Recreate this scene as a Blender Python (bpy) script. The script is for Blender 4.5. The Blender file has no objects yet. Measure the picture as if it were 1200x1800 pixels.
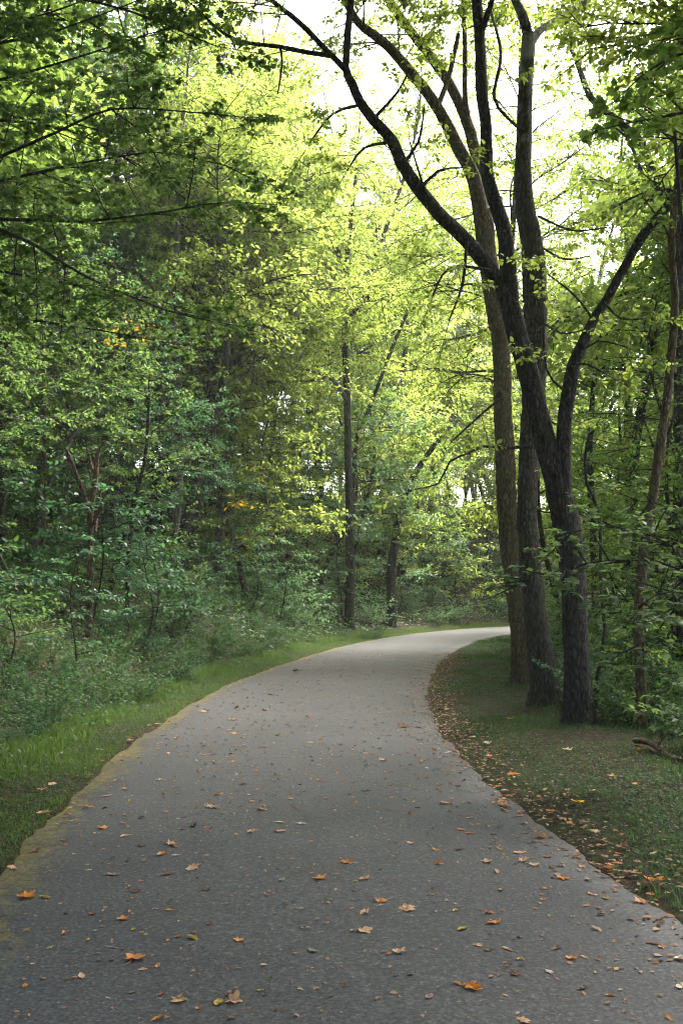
import bpy, math, random
import numpy as np
from mathutils import Vector

# ------------------------------------------------------------------ basics
sc = bpy.context.scene
COL = sc.collection
F, CX, CY, HORIZ, CAMZ = 1750.0, 600.0, 900.0, 1040.0, 1.65
PITCH = math.atan((HORIZ - CY) / F)
R_ = math.radians


def P(px, py, Y):
    """the point at world depth Y that the photo shows at this place"""
    a, b = (px - CX) / F, (CY - py) / F
    dy = math.cos(PITCH) - b * math.sin(PITCH)
    dz = math.sin(PITCH) + b * math.cos(PITCH)
    t = Y / dy
    return np.array([a * t, Y, CAMZ + dz * t])


def pix(p):
    x, y, z = p[0], p[1], p[2] - CAMZ
    f = y * math.cos(PITCH) + z * math.sin(PITCH)
    u = -y * math.sin(PITCH) + z * math.cos(PITCH)
    if f < 0.1:
        return (-9999, 9999)
    return (CX + F * x / f, CY - F * u / f)


def nrm(v):
    v = np.asarray(v, float)
    return v / (np.linalg.norm(v, axis=-1, keepdims=True) + 1e-9)


# ------------------------------------------------------------------ terrain
CPTS = np.array([(-0.1, -40), (-0.15, -25), (0.3, -12), (0.25, 1.2), (0.0, 4.6), (-0.33, 7), (-0.55, 12), (-0.08, 19.2), (1.75, 29.8), (4.95, 39.6),
                 (10.5, 47.5), (20, 54), (33, 58), (60, 62), (110, 66)], float)


def catmull(pts, step=0.25):
    out = []
    n = len(pts)
    for i in range(n - 1):
        p0, p1, p2, p3 = pts[max(i - 1, 0)], pts[i], pts[i + 1], pts[min(i + 2, n - 1)]
        k = max(2, int(np.linalg.norm(p2 - p1) / step))
        t = np.linspace(0, 1, k, endpoint=False)[:, None]
        m1, m2 = (p2 - p0) / 2, (p3 - p1) / 2
        sc_ = 1.0
        out.append((2 * t**3 - 3 * t**2 + 1) * p1 + (t**3 - 2 * t**2 + t) * m1 * sc_ + (-2 * t**3 + 3 * t**2) * p2 + (t**3 - t**2) * m2 * sc_)
    out.append(pts[-1:])
    return np.vstack(out)


CL = catmull(CPTS)
TAN = nrm(np.gradient(CL, axis=0))
NRM = np.stack([TAN[:, 1], -TAN[:, 0]], 1)      # points to the right of the path
HALF = 1.76


def offset(x, y):
    """signed distance from the centre line, right is positive"""
    x = np.atleast_1d(np.asarray(x, float)); y = np.atleast_1d(np.asarray(y, float))
    res = np.empty(len(x))
    c2 = CL[::2]; n2 = NRM[::2]
    for i in range(0, len(x), 20000):
        q = np.stack([x[i:i + 20000], y[i:i + 20000]], 1)
        d = (q**2).sum(1)[:, None] - 2 * q @ c2.T + (c2**2).sum(1)[None]
        k = d.argmin(1)
        proj = ((q - c2[k]) * n2[k]).sum(1)
        real = np.sqrt(np.maximum(d[np.arange(len(k)), k], 0))
        res[i:i + 20000] = np.where(np.abs(proj) < 0.6 * real, np.sign(proj + 1e-6) * real, proj)
    return res


def ramp(o, o0, slope, soft):
    return slope * soft * np.log1p(np.exp(np.clip((o - o0) / soft, -40, 40))) if True else o


def fbm(x, y, seed=0):
    r = np.random.RandomState(seed)
    z = 0
    for k in range(7):
        f = 0.12 * 1.8**k
        a = r.uniform(0, 6.28); p1, p2 = r.uniform(0, 6.28, 2)
        z = z + np.sin((x * math.cos(a) + y * math.sin(a)) * f * 2.2 + p1) * np.cos((y * math.cos(a) - x * math.sin(a)) * f * 1.7 + p2) / (1.5**k)
    return z


def ground_z(x, y):
    x = np.atleast_1d(np.asarray(x, float)); y = np.atleast_1d(np.asarray(y, float))
    o = offset(x, y)
    ol = -o - HALF
    orr = o - HALF
    zl = ramp(ol, 1.05, 0.62, 0.3) - ramp(ol, 15, 0.2, 3) - ramp(ol, 62, 0.36, 5)
    zr = -ramp(orr, 3.4, 0.13, 0.6) + ramp(orr, 16, 0.1, 3)
    z = np.where(o < 0, zl, zr)
    away = np.clip((np.abs(o) - HALF) / 2.5, 0, 1)
    z = z + fbm(x, y, 4) * 0.10 * away
    z = z + np.where(np.abs(o) < HALF, -0.03, 0.012 * np.clip((np.abs(o) - HALF) / 0.1, 0, 1) - 0.012)
    return z


def gz(x, y):
    return float(ground_z(x, y)[0])


def on_ground(px, py, guess=None):
    """march the ray of a photo place down to the terrain"""
    Ys = np.arange(3.0, 80, 0.05)
    pts = np.array([P(px, py, Y) for Y in Ys])
    hit = np.where(pts[:, 2] <= np.maximum(ground_z(pts[:, 0], pts[:, 1]), -9))[0]
    return pts[hit[0]] if len(hit) else pts[-1]


# ------------------------------------------------------------------ mesh building
def mesh_from(name, V, faces, mat=None, smooth=False, uv=None):
    """faces: list of int arrays (n, k)"""
    me = bpy.data.meshes.new(name)
    V = np.asarray(V, np.float32)
    me.vertices.add(len(V)); me.vertices.foreach_set('co', V.ravel())
    loops = np.concatenate([f.ravel() for f in faces]).astype(np.int32)
    tot = np.concatenate([np.full(len(f), f.shape[1], np.int32) for f in faces])
    start = np.concatenate([[0], np.cumsum(tot)[:-1]]).astype(np.int32)
    me.loops.add(len(loops)); me.loops.foreach_set('vertex_index', loops)
    me.polygons.add(len(tot)); me.polygons.foreach_set('loop_start', start); me.polygons.foreach_set('loop_total', tot)
    if uv is not None:
        l = me.uv_layers.new(name='UVMap')
        l.data.foreach_set('uv', np.asarray(uv, np.float32)[loops].ravel())
    me.update(calc_edges=True)
    if smooth:
        me.polygons.foreach_set('use_smooth', np.ones(len(tot), bool))
    if mat:
        me.materials.append(mat)
    me.validate()
    return me


def link(name, data, parent=None, loc=(0, 0, 0)):
    o = bpy.data.objects.new(name, data)
    COL.objects.link(o)
    o.location = loc
    if parent:
        o.parent = parent
    return o


def tag(o, label=None, cat=None, group=None, kind=None):
    if label: o['label'] = label
    if cat: o['category'] = cat
    if group: o['group'] = group
    if kind: o['kind'] = kind
    return o


class Tubes:
    def __init__(s):
        s.V = []; s.Fq = []; s.n = 0

    def add(s, pts, rad, sides=6, rough=0.0, rng=None, flare=0.0, ridges=0):
        pts = np.asarray(pts, float); rad = np.asarray(rad, float)
        n = len(pts)
        t = nrm(np.gradient(pts, axis=0))
        ref = np.array([0.0, 1.0, 0.05]) if abs(t[0][1]) < 0.9 else np.array([1.0, 0, 0.05])
        u = nrm(np.cross(t, ref)); v = nrm(np.cross(t, u))
        a = np.arange(sides) * 2 * math.pi / sides
        rr = np.repeat(rad[:, None], sides, 1)
        if rough and rng is not None:
            ph = rng.uniform(0, 6.28, 4)
            k = np.arange(n)[:, None]
            rr = rr * (1 + rough * (0.6 * np.sin(2 * a[None] + ph[0] + k * 0.13) + 0.5 * np.sin(3 * a[None] + ph[1] - k * 0.21)
                                    + 0.35 * np.sin(5 * a[None] + ph[2] + k * 0.33) + 0.5 * rng.uniform(-1, 1, (n, sides))))
        if flare:
            h = np.linalg.norm(pts - pts[0], axis=1)[:, None]
            lob = 1 + 0.5 * np.sin(4 * a[None] + 1.0) + 0.3 * np.sin(7 * a[None])
            rr = rr * (1 + flare * lob * np.exp(-h / (rad[0] * 1.9)))
        ring = pts[:, None] + rr[..., None] * (np.cos(a)[None, :, None] * u[:, None] + np.sin(a)[None, :, None] * v[:, None])
        s.V.append(ring.reshape(-1, 3))
        i = np.arange(n - 1)[:, None] * sides; j = np.arange(sides)[None]; j2 = (j + 1) % sides
        q = np.stack([i + j, i + sides + j, i + sides + j2, i + j2], -1).reshape(-1, 4) + s.n
        s.Fq.append(q); s.n += n * sides

    def mesh(s, name, mat):
        return mesh_from(name, np.vstack(s.V), [np.vstack(s.Fq)], mat, smooth=True)


def smooth_path(pts, step):
    pts = np.asarray(pts, float)
    n = len(pts)
    out = []
    for i in range(n - 1):
        p0, p1, p2, p3 = pts[max(i - 1, 0)], pts[i], pts[i + 1], pts[min(i + 2, n - 1)]
        k = max(2, int(np.linalg.norm((p2 - p1)[:3]) / step))
        t = np.linspace(0, 1, k, endpoint=False)[:, None]
        m1, m2 = (p2 - p0) / 2, (p3 - p1) / 2
        out.append((2 * t**3 - 3 * t**2 + 1) * p1 + (t**3 - 2 * t**2 + t) * m1 + (-2 * t**3 + 3 * t**2) * p2 + (t**3 - t**2) * m2)
    out.append(pts[-1:])
    return np.vstack(out)


# leaf shapes: x is the length (0..1), y the width, z the leaf's normal
def T_kite():
    v = [(0, 0, 0), (0.5, 0.3, 0.07), (1, 0, -0.08), (0.5, -0.3, 0.07)]
    return np.array(v, float), np.array([(0, 2, 1), (0, 3, 2)])


def T_ovate():
    v = [(0, 0, 0), (0.3, 0.27, 0.07), (0.65, 0.22, 0.04), (1, 0, -0.12), (0.65, -0.22, 0.04), (0.3, -0.27, 0.07), (0.5, 0, 0.0)]
    return np.array(v, float), np.array([(0, 6, 1), (1, 6, 2), (2, 6, 3), (3, 6, 4), (4, 6, 5), (5, 6, 0)])


def T_maple():
    out = [(0.0, 0.0), (0.02, 0.20), (-0.04, 0.42), (0.2, 0.36), (0.36, 0.56), (0.47, 0.40), (0.60, 0.36), (0.58, 0.20), (1.0, 0.0)]
    o = out + [(x, -y) for x, y in out[-2:0:-1]]
    v = [(x, y, 0.10 * abs(y) - 0.16 * max(0, x - 0.3)**2 - 0.25 * y * y) for x, y in o] + [(0.3, 0, 0.0)]
    n = len(o)
    return np.array(v, float), np.array([(i, n, (i + 1) % n)[::-1] for i in range(n)])


class Foliage:
    def __init__(s):
        s.p = []; s.d = []; s.n = []; s.s = []

    def add(s, p, d, n, size):
        s.p.append(p); s.d.append(d); s.n.append(n); s.s.append(size)

    def arrays(s):
        return np.vstack(s.p), np.vstack(s.d), np.vstack(s.n), np.concatenate(s.s)

    def mesh(s, name, tmpl, mat, keep=None):
        p, d, n, sz = s.arrays()
        if keep is not None:
            k = keep(p); p, d, n, sz = p[k], d[k], n[k], sz[k]
        tv, tf = tmpl
        d = nrm(d); side = nrm(np.cross(n, d)); n2 = np.cross(d, side)
        V = p[:, None] + sz[:, None, None] * (tv[None, :, :1] * d[:, None] + tv[None, :, 1:2] * side[:, None] + tv[None, :, 2:] * n2[:, None])
        Fc = tf[None] + (np.arange(len(p)) * len(tv))[:, None, None]
        return mesh_from(name, V.reshape(-1, 3), [Fc.reshape(-1, 3)], mat, smooth=False)


FINE_TWIGS = [False]
DENS = [1.5, 1.9]


def twig(T, Fo, rng, p0, d, L, r, lv, leaf, tspace=0.3, droop=0.12, flat=0.35, tmin=0.0):
    """one branch with its side twigs and leaves; lv 0 is the last order"""
    n = max(3, int(L / 0.3) + 1)
    pts = [np.array(p0, float)]
    d = nrm(d)
    st = L / (n - 1)
    for i in range(n - 1):
        d = nrm(d + rng.normal(0, 0.09, 3) + np.array([0, 0, -droop * st]))
        pts.append(pts[-1] + d * st)
    pts = np.array(pts)
    if r > 0 and (lv > 0 or FINE_TWIGS[0]):
        T.add(pts, np.linspace(r, r * 0.3, n), 3 if lv == 0 else (4 if lv == 1 else 5))
    if lv > 0:
        k = max(2, int(L / tspace * DENS[0]))
        sgn = 1 if rng.rand() < 0.5 else -1
        for i in range(k):
            u = 0.15 + 0.85 * (i + rng.uniform(0.1, 0.9)) / k
            if u < tmin: continue
            a = u * (n - 1); j = min(int(a), n - 2)
            q = pts[j] + (pts[j + 1] - pts[j]) * (a - j)
            t = nrm(pts[j + 1] - pts[j])
            side = nrm(np.cross(t, np.array([0, 0, 1.0]) + rng.normal(0, flat, 3)))
            sgn = -sgn
            an = rng.uniform(0.6, 1.15)
            dd = t * math.cos(an) + side * sgn * math.sin(an) + np.array([0, 0, rng.normal(0.02, flat * 0.5)])
            twig(T, Fo, rng, q, dd, L * rng.uniform(0.3, 0.55) * (1.1 - 0.55 * u), max(r * 0.45, 0.0035) if r > 0 else 0, lv - 1, leaf, tspace * 0.75, droop * 1.3, flat)
    if lv <= 1:
        m = max(3, int(L / leaf['gap'] * DENS[1]))
        u = rng.uniform(0.12 if lv == 0 else 0.4, 1.0, m); u[0] = 1.0
        a = u * (n - 1); j = np.minimum(a.astype(int), n - 2)
        q = pts[j] + (pts[j + 1] - pts[j]) * (a - j)[:, None]
        t = nrm(pts[j + 1] - pts[j])
        up = np.array([0, 0, 1.0]) + rng.normal(0, leaf.get('tumble', 0.45), (m, 3))
        side = nrm(np.cross(t, up)) * np.where(np.arange(m) % 2 == 0, 1, -1)[:, None]
        dd = t * rng.uniform(0.1, 0.9, (m, 1)) + side + rng.normal(0, 0.25, (m, 3)) + np.array([0, 0, -0.2])
        sz = leaf['size'] * rng.uniform(0.6, 1.2, m)
        Fo.add(q + nrm(dd) * sz[:, None] * 0.15, dd, up, sz)


# ------------------------------------------------------------------ materials
def new_mat(name):
    m = bpy.data.materials.new(name); m.use_nodes = True
    nt = m.node_tree; nt.nodes.clear()
    return m, nt, nt.nodes.new('ShaderNodeOutputMaterial')


def N(nt, typ, **kw):
    n = nt.nodes.new(typ)
    for k, v in kw.items():
        if k in n.inputs: n.inputs[k].default_value = v
        else: setattr(n, k, v)
    return n


def rampn(nt, stops, interp='LINEAR'):
    n = nt.nodes.new('ShaderNodeValToRGB'); cr = n.color_ramp; cr.interpolation = interp
    while len(cr.elements) < len(stops): cr.elements.new(0.5)
    for e, (p, c) in zip(cr.elements, stops):
        e.position = p; e.color = (*c, 1)
    return n


def leaf_mat(name, cols, trans, tw=0.45, vary=0.25, gloss=0.12):
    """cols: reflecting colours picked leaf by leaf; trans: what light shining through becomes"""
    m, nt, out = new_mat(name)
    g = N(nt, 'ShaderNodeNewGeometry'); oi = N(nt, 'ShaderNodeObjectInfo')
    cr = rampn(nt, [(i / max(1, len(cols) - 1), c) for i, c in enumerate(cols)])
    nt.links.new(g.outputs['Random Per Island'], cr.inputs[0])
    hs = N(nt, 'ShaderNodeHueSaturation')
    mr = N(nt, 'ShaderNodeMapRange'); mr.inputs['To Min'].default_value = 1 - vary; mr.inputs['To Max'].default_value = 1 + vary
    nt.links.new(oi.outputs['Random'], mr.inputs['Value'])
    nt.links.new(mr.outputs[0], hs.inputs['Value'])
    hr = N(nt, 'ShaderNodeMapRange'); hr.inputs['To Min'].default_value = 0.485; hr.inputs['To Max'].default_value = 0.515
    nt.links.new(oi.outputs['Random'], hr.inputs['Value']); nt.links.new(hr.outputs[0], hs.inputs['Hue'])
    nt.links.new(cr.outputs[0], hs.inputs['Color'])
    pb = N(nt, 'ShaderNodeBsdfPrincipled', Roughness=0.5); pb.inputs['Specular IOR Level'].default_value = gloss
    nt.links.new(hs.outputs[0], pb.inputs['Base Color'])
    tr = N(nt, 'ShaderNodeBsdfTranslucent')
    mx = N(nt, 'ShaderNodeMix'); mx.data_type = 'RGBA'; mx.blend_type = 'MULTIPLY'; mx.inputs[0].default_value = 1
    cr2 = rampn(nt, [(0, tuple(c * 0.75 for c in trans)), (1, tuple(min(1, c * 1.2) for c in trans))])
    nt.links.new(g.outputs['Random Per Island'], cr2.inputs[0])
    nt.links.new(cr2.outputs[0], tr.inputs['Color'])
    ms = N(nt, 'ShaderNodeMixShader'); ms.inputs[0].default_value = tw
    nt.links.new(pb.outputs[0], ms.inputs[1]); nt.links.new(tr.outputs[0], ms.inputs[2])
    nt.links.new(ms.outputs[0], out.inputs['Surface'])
    return m


def bark_mat(name, dark, light, moss=0.0, pale_from=None, scale=1.0):
    m, nt, out = new_mat(name)
    tc = N(nt, 'ShaderNodeTexCoord')
    mp = N(nt, 'ShaderNodeMapping'); mp.inputs['Scale'].default_value = (24 * scale, 24 * scale, 6.5 * scale)
    nt.links.new(tc.outputs['Object'], mp.inputs['Vector'])
    n1 = N(nt, 'ShaderNodeTexNoise', Scale=1.0, Detail=8.0, Roughness=0.65); nt.links.new(mp.outputs[0], n1.inputs['Vector'])
    vo = N(nt, 'ShaderNodeTexVoronoi', Scale=1.1); vo.feature = 'DISTANCE_TO_EDGE'
    ad = N(nt, 'ShaderNodeVectorMath'); ad.operation = 'ADD'
    nt.links.new(mp.outputs[0], ad.inputs[0]); nt.links.new(n1.outputs['Color'], ad.inputs[1]); nt.links.new(ad.outputs[0], vo.inputs['Vector'])
    cr = rampn(nt, [(0.28, dark), (0.5, tuple((a + b) / 2 for a, b in zip(dark, light))), (0.72, light)])
    nt.links.new(n1.outputs['Fac'], cr.inputs[0])
    fr = rampn(nt, [(0.0, (0.22,) * 3), (0.22, (1.1,) * 3)])
    nt.links.new(vo.outputs['Distance'], fr.inputs[0])
    mul = N(nt, 'ShaderNodeMix'); mul.data_type = 'RGBA'; mul.blend_type = 'MULTIPLY'; mul.inputs[0].default_value = 0.75
    nt.links.new(cr.outputs[0], mul.inputs[6]); nt.links.new(fr.outputs[0], mul.inputs[7])
    col = mul.outputs[2]
    n2 = N(nt, 'ShaderNodeTexNoise', Scale=1.6, Detail=6.0, Roughness=0.7); nt.links.new(tc.outputs['Object'], n2.inputs['Vector'])
    if moss:
        mr = rampn(nt, [(0.62 - 0.3 * moss, (0, 0, 0)), (0.78 - 0.15 * moss, (moss,) * 3)]); nt.links.new(n2.outputs['Fac'], mr.inputs[0])
        mm = N(nt, 'ShaderNodeMix'); mm.data_type = 'RGBA'; nt.links.new(mr.outputs[0], mm.inputs[0]); nt.links.new(col, mm.inputs[6])
        mm.inputs[7].default_value = (0.065, 0.075, 0.022, 1); col = mm.outputs[2]
    if pale_from:
        sx = N(nt, 'ShaderNodeSeparateXYZ'); nt.links.new(tc.outputs['Object'], sx.inputs[0])
        mr = N(nt, 'ShaderNodeMapRange'); mr.inputs['From Min'].default_value = pale_from[0]; mr.inputs['From Max'].default_value = pale_from[1]
        mr.inputs['To Min'].default_value = -0.5; mr.inputs['To Max'].default_value = 0.16
        nt.links.new(sx.outputs['Z'], mr.inputs['Value'])
        n3 = N(nt, 'ShaderNodeTexNoise', Scale=3.2, Detail=4.0); nt.links.new(tc.outputs['Object'], n3.inputs['Vector'])
        sm = N(nt, 'ShaderNodeMath', operation='ADD'); nt.links.new(mr.outputs[0], sm.inputs[0]); nt.links.new(n3.outputs['Fac'], sm.inputs[1])
        st = rampn(nt, [(0.45, (0, 0, 0)), (0.62, (1, 1, 1))]); nt.links.new(sm.outputs[0], st.inputs[0])
        mm = N(nt, 'ShaderNodeMix'); mm.data_type = 'RGBA'; nt.links.new(st.outputs[0], mm.inputs[0]); nt.links.new(col, mm.inputs[6])
        mm.inputs[7].default_value = (0.27, 0.26, 0.23, 1); col = mm.outputs[2]
    hm = N(nt, 'ShaderNodeMath', operation='ADD'); nt.links.new(n1.outputs['Fac'], hm.inputs[0]); nt.links.new(vo.outputs['Distance'], hm.inputs[1])
    bp = N(nt, 'ShaderNodeBump', Strength=1.0, Distance=0.06); nt.links.new(hm.outputs[0], bp.inputs['Height'])
    pb = N(nt, 'ShaderNodeBsdfPrincipled', Roughness=0.9); pb.inputs['Specular IOR Level'].default_value = 0.2
    nt.links.new(col, pb.inputs['Base Color']); nt.links.new(bp.outputs[0], pb.inputs['Normal'])
    nt.links.new(pb.outputs[0], out.inputs['Surface'])
    return m


def asphalt_mat():
    m, nt, out = new_mat('asphalt')
    tc = N(nt, 'ShaderNodeTexCoord'); uv = N(nt, 'ShaderNodeUVMap')
    L = nt.links.new
    fine = N(nt, 'ShaderNodeTexNoise', Scale=46.0, Detail=4.0, Roughness=0.75); L(tc.outputs['Object'], fine.inputs['Vector'])
    vor = N(nt, 'ShaderNodeTexVoronoi', Scale=85.0); L(tc.outputs['Object'], vor.inputs['Vector'])
    big = N(nt, 'ShaderNodeTexNoise', Scale=0.7, Detail=6.0, Roughness=0.6); L(tc.outputs['Object'], big.inputs['Vector'])
    mid = N(nt, 'ShaderNodeTexNoise', Scale=9.0, Detail=5.0, Roughness=0.7); L(tc.outputs['Object'], mid.inputs['Vector'])
    c1 = rampn(nt, [(0.30, (0.007, 0.007, 0.008)), (0.45, (0.031, 0.0315, 0.0345)), (0.58, (0.053, 0.0535, 0.0575)), (0.72, (0.145, 0.144, 0.146))])
    L(fine.outputs['Fac'], c1.inputs[0])
    stone = rampn(nt, [(0.0, (0.55, 0.55, 0.56)), (0.5, (0.95, 0.95, 0.95)), (0.93, (1.12, 1.11, 1.1)), (0.98, (1.6, 1.57, 1.5))])
    sep = N(nt, 'ShaderNodeSeparateColor'); L(vor.outputs['Color'], sep.inputs[0]); L(sep.outputs[0], stone.inputs[0])
    m1 = N(nt, 'ShaderNodeMix'); m1.data_type = 'RGBA'; m1.blend_type = 'MULTIPLY'; m1.inputs[0].default_value = 1; L(c1.outputs[0], m1.inputs[6]); L(stone.outputs[0], m1.inputs[7])
    bg = rampn(nt, [(0.3, (0.72, 0.73, 0.75)), (0.5, (0.98, 0.98, 0.98)), (0.7, (1.22, 1.2, 1.19))]); L(big.outputs['Fac'], bg.inputs[0])
    m2 = N(nt, 'ShaderNodeMix'); m2.data_type = 'RGBA'; m2.blend_type = 'MULTIPLY'; m2.inputs[0].default_value = 1; L(m1.outputs[2], m2.inputs[6]); L(bg.outputs[0], m2.inputs[7])
    sx = N(nt, 'ShaderNodeSeparateXYZ'); L(uv.outputs[0], sx.inputs[0])
    # yellow moss film along the left edge, brown dirt along the right
    e = N(nt, 'ShaderNodeMath', operation='MULTIPLY_ADD'); L(mid.outputs['Fac'], e.inputs[0]); e.inputs[1].default_value = 0.9; L(sx.outputs['X'], e.inputs[2])
    e2 = N(nt, 'ShaderNodeMath', operation='MULTIPLY_ADD'); L(big.outputs['Fac'], e2.inputs[0]); e2.inputs[1].default_value = 0.5; L(e.outputs[0], e2.inputs[2])
    mr = N(nt, 'ShaderNodeMapRange'); mr.inputs['From Min'].default_value = 0.66; mr.inputs['From Max'].default_value = 0.98; mr.inputs['To Min'].default_value = 0.8; mr.inputs['To Max'].default_value = 0.0
    L(e2.outputs[0], mr.inputs['Value'])
    m3 = N(nt, 'ShaderNodeMix'); m3.data_type = 'RGBA'; L(mr.outputs[0], m3.inputs[0]); L(m2.outputs[2], m3.inputs[6])
    mc = rampn(nt, [(0.35, (0.075, 0.066, 0.014)), (0.62, (0.25, 0.195, 0.03))]); L(fine.outputs['Fac'], mc.inputs[0]); L(mc.outputs[0], m3.inputs[7])
    f = N(nt, 'ShaderNodeMath', operation='MULTIPLY_ADD'); L(mid.outputs['Fac'], f.inputs[0]); f.inputs[1].default_value = -0.4; L(sx.outputs['X'], f.inputs[2])
    mr2 = N(nt, 'ShaderNodeMapRange'); mr2.inputs['From Min'].default_value = 2 * HALF - 0.30; mr2.inputs['From Max'].default_value = 2 * HALF - 0.10; mr2.inputs['To Max'].default_value = 0.85
    L(f.outputs[0], mr2.inputs['Value'])
    m4 = N(nt, 'ShaderNodeMix'); m4.data_type = 'RGBA'; L(mr2.outputs[0], m4.inputs[0]); L(m3.outputs[2], m4.inputs[6]); m4.inputs[7].default_value = (0.045, 0.032, 0.022, 1)
    bp = N(nt, 'ShaderNodeBump', Strength=0.55, Distance=0.006); L(fine.outputs['Fac'], bp.inputs['Height'])
    pb = N(nt, 'ShaderNodeBsdfPrincipled', Roughness=0.72); pb.inputs['Specular IOR Level'].default_value = 0.4
    L(m4.outputs[2], pb.inputs['Base Color']); L(bp.outputs[0], pb.inputs['Normal']); L(pb.outputs[0], out.inputs['Surface'])
    return m


def soil_mat():
    m, nt, out = new_mat('forest_soil')
    L = nt.links.new
    tc = N(nt, 'ShaderNodeTexCoord')
    a = N(nt, 'ShaderNodeTexNoise', Scale=14.0, Detail=8.0, Roughness=0.75); L(tc.outputs['Object'], a.inputs['Vector'])
    b = N(nt, 'ShaderNodeTexNoise', Scale=0.6, Detail=5.0); L(tc.outputs['Object'], b.inputs['Vector'])
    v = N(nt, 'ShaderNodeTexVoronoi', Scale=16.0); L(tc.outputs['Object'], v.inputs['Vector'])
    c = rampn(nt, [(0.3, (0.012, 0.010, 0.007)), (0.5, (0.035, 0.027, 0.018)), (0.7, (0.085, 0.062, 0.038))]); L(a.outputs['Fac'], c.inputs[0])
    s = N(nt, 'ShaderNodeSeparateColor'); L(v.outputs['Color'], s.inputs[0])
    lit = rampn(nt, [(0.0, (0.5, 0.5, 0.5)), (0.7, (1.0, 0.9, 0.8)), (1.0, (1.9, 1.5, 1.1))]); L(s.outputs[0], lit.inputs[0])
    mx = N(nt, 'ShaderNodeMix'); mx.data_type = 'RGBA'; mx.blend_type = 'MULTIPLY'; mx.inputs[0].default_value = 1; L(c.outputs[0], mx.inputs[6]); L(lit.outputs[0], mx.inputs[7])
    g = rampn(nt, [(0.45, (0, 0, 0)), (0.6, (0.6, 0.6, 0.6))]); L(b.outputs['Fac'], g.inputs[0])
    m2 = N(nt, 'ShaderNodeMix'); m2.data_type = 'RGBA'; L(g.outputs[0], m2.inputs[0]); L(mx.outputs[2], m2.inputs[6]); m2.inputs[7].default_value = (0.03, 0.045, 0.016, 1)
    bp = N(nt, 'ShaderNodeBump', Strength=0.8, Distance=0.05); L(a.outputs['Fac'], bp.inputs['Height'])
    pb = N(nt, 'ShaderNodeBsdfPrincipled', Roughness=0.95); pb.inputs['Specular IOR Level'].default_value = 0.15
    L(m2.outputs[2], pb.inputs['Base Color']); L(bp.outputs[0], pb.inputs['Normal']); L(pb.outputs[0], out.inputs['Surface'])
    return m


def fallen_mat():
    m, nt, out = new_mat('fallen_leaf')
    L = nt.links.new
    oi = N(nt, 'ShaderNodeObjectInfo'); tc = N(nt, 'ShaderNodeTexCoord')
    n = N(nt, 'ShaderNodeTexNoise', Scale=2.2, Detail=5.0, Roughness=0.7); L(tc.outputs['Object'], n.inputs['Vector'])
    r = rampn(nt, [(0.32, (0.45, 0.38, 0.33)), (0.5, (0.95, 0.93, 0.9)), (0.7, (1.2, 1.15, 1.05))]); L(n.outputs['Fac'], r.inputs[0])
    mx = N(nt, 'ShaderNodeMix'); mx.data_type = 'RGBA'; mx.blend_type = 'MULTIPLY'; mx.inputs[0].default_value = 1
    L(oi.outputs['Color'], mx.inputs[6]); L(r.outputs[0], mx.inputs[7])
    pb = N(nt, 'ShaderNodeBsdfPrincipled', Roughness=0.6); pb.inputs['Specular IOR Level'].default_value = 0.3
    L(mx.outputs[2], pb.inputs['Base Color'])
    tr = N(nt, 'ShaderNodeBsdfTranslucent'); L(mx.outputs[2], tr.inputs['Color'])
    ms = N(nt, 'ShaderNodeMixShader'); ms.inputs[0].default_value = 0.25; L(pb.outputs[0], ms.inputs[1]); L(tr.outputs[0], ms.inputs[2])
    L(ms.outputs[0], out.inputs['Surface'])
    return m


M = {}
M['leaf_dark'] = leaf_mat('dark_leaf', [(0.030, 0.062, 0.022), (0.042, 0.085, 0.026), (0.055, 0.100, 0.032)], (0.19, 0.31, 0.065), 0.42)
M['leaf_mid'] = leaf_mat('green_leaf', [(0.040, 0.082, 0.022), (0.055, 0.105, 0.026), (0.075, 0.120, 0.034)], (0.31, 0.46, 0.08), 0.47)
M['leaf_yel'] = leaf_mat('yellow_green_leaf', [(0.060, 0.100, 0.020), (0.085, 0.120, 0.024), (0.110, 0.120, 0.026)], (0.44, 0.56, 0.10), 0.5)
M['leaf_blue'] = leaf_mat('bluish_lit_leaf', [(0.045, 0.085, 0.050), (0.062, 0.115, 0.066), (0.085, 0.140, 0.088)], (0.24, 0.44, 0.15), 0.4, gloss=0.25)  # bluish green, with skylight added as a paler leaf colour
M['leaf_teal'] = leaf_mat('shaded_teal_leaf', [(0.024, 0.056, 0.036), (0.036, 0.076, 0.046), (0.05, 0.095, 0.06)], (0.10, 0.25, 0.075), 0.35, gloss=0.14)  # dark teal copy of the bluish leaf, canopy shade put into its colour
M['leaf_spray'] = leaf_mat('pale_maple_leaf', [(0.075, 0.115, 0.055), (0.10, 0.145, 0.07), (0.13, 0.165, 0.085)], (0.28, 0.44, 0.12), 0.4, gloss=0.3)
M['leaf_gold'] = leaf_mat('golden_leaf', [(0.22, 0.14, 0.012), (0.30, 0.19, 0.02), (0.26, 0.12, 0.012)], (0.55, 0.35, 0.03), 0.45, 0.1)
M['leaf_weed'] = leaf_mat('weed_leaf', [(0.024, 0.050, 0.022), (0.036, 0.068, 0.028), (0.055, 0.080, 0.036)], (0.12, 0.25, 0.055), 0.32)
M['grass'] = leaf_mat('grass_blade', [(0.050, 0.085, 0.022), (0.070, 0.110, 0.028), (0.105, 0.125, 0.045)], (0.17, 0.28, 0.05), 0.35)
M['bark_dark'] = bark_mat('dark_bark', (0.020, 0.017, 0.015), (0.085, 0.075, 0.066), 0.35)
M['bark_moss'] = bark_mat('mossy_bark', (0.058, 0.044, 0.026), (0.20, 0.15, 0.09), 0.6)
M['bark_pale'] = bark_mat('pale_bark', (0.075, 0.070, 0.060), (0.20, 0.185, 0.16), 0.3)
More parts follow.
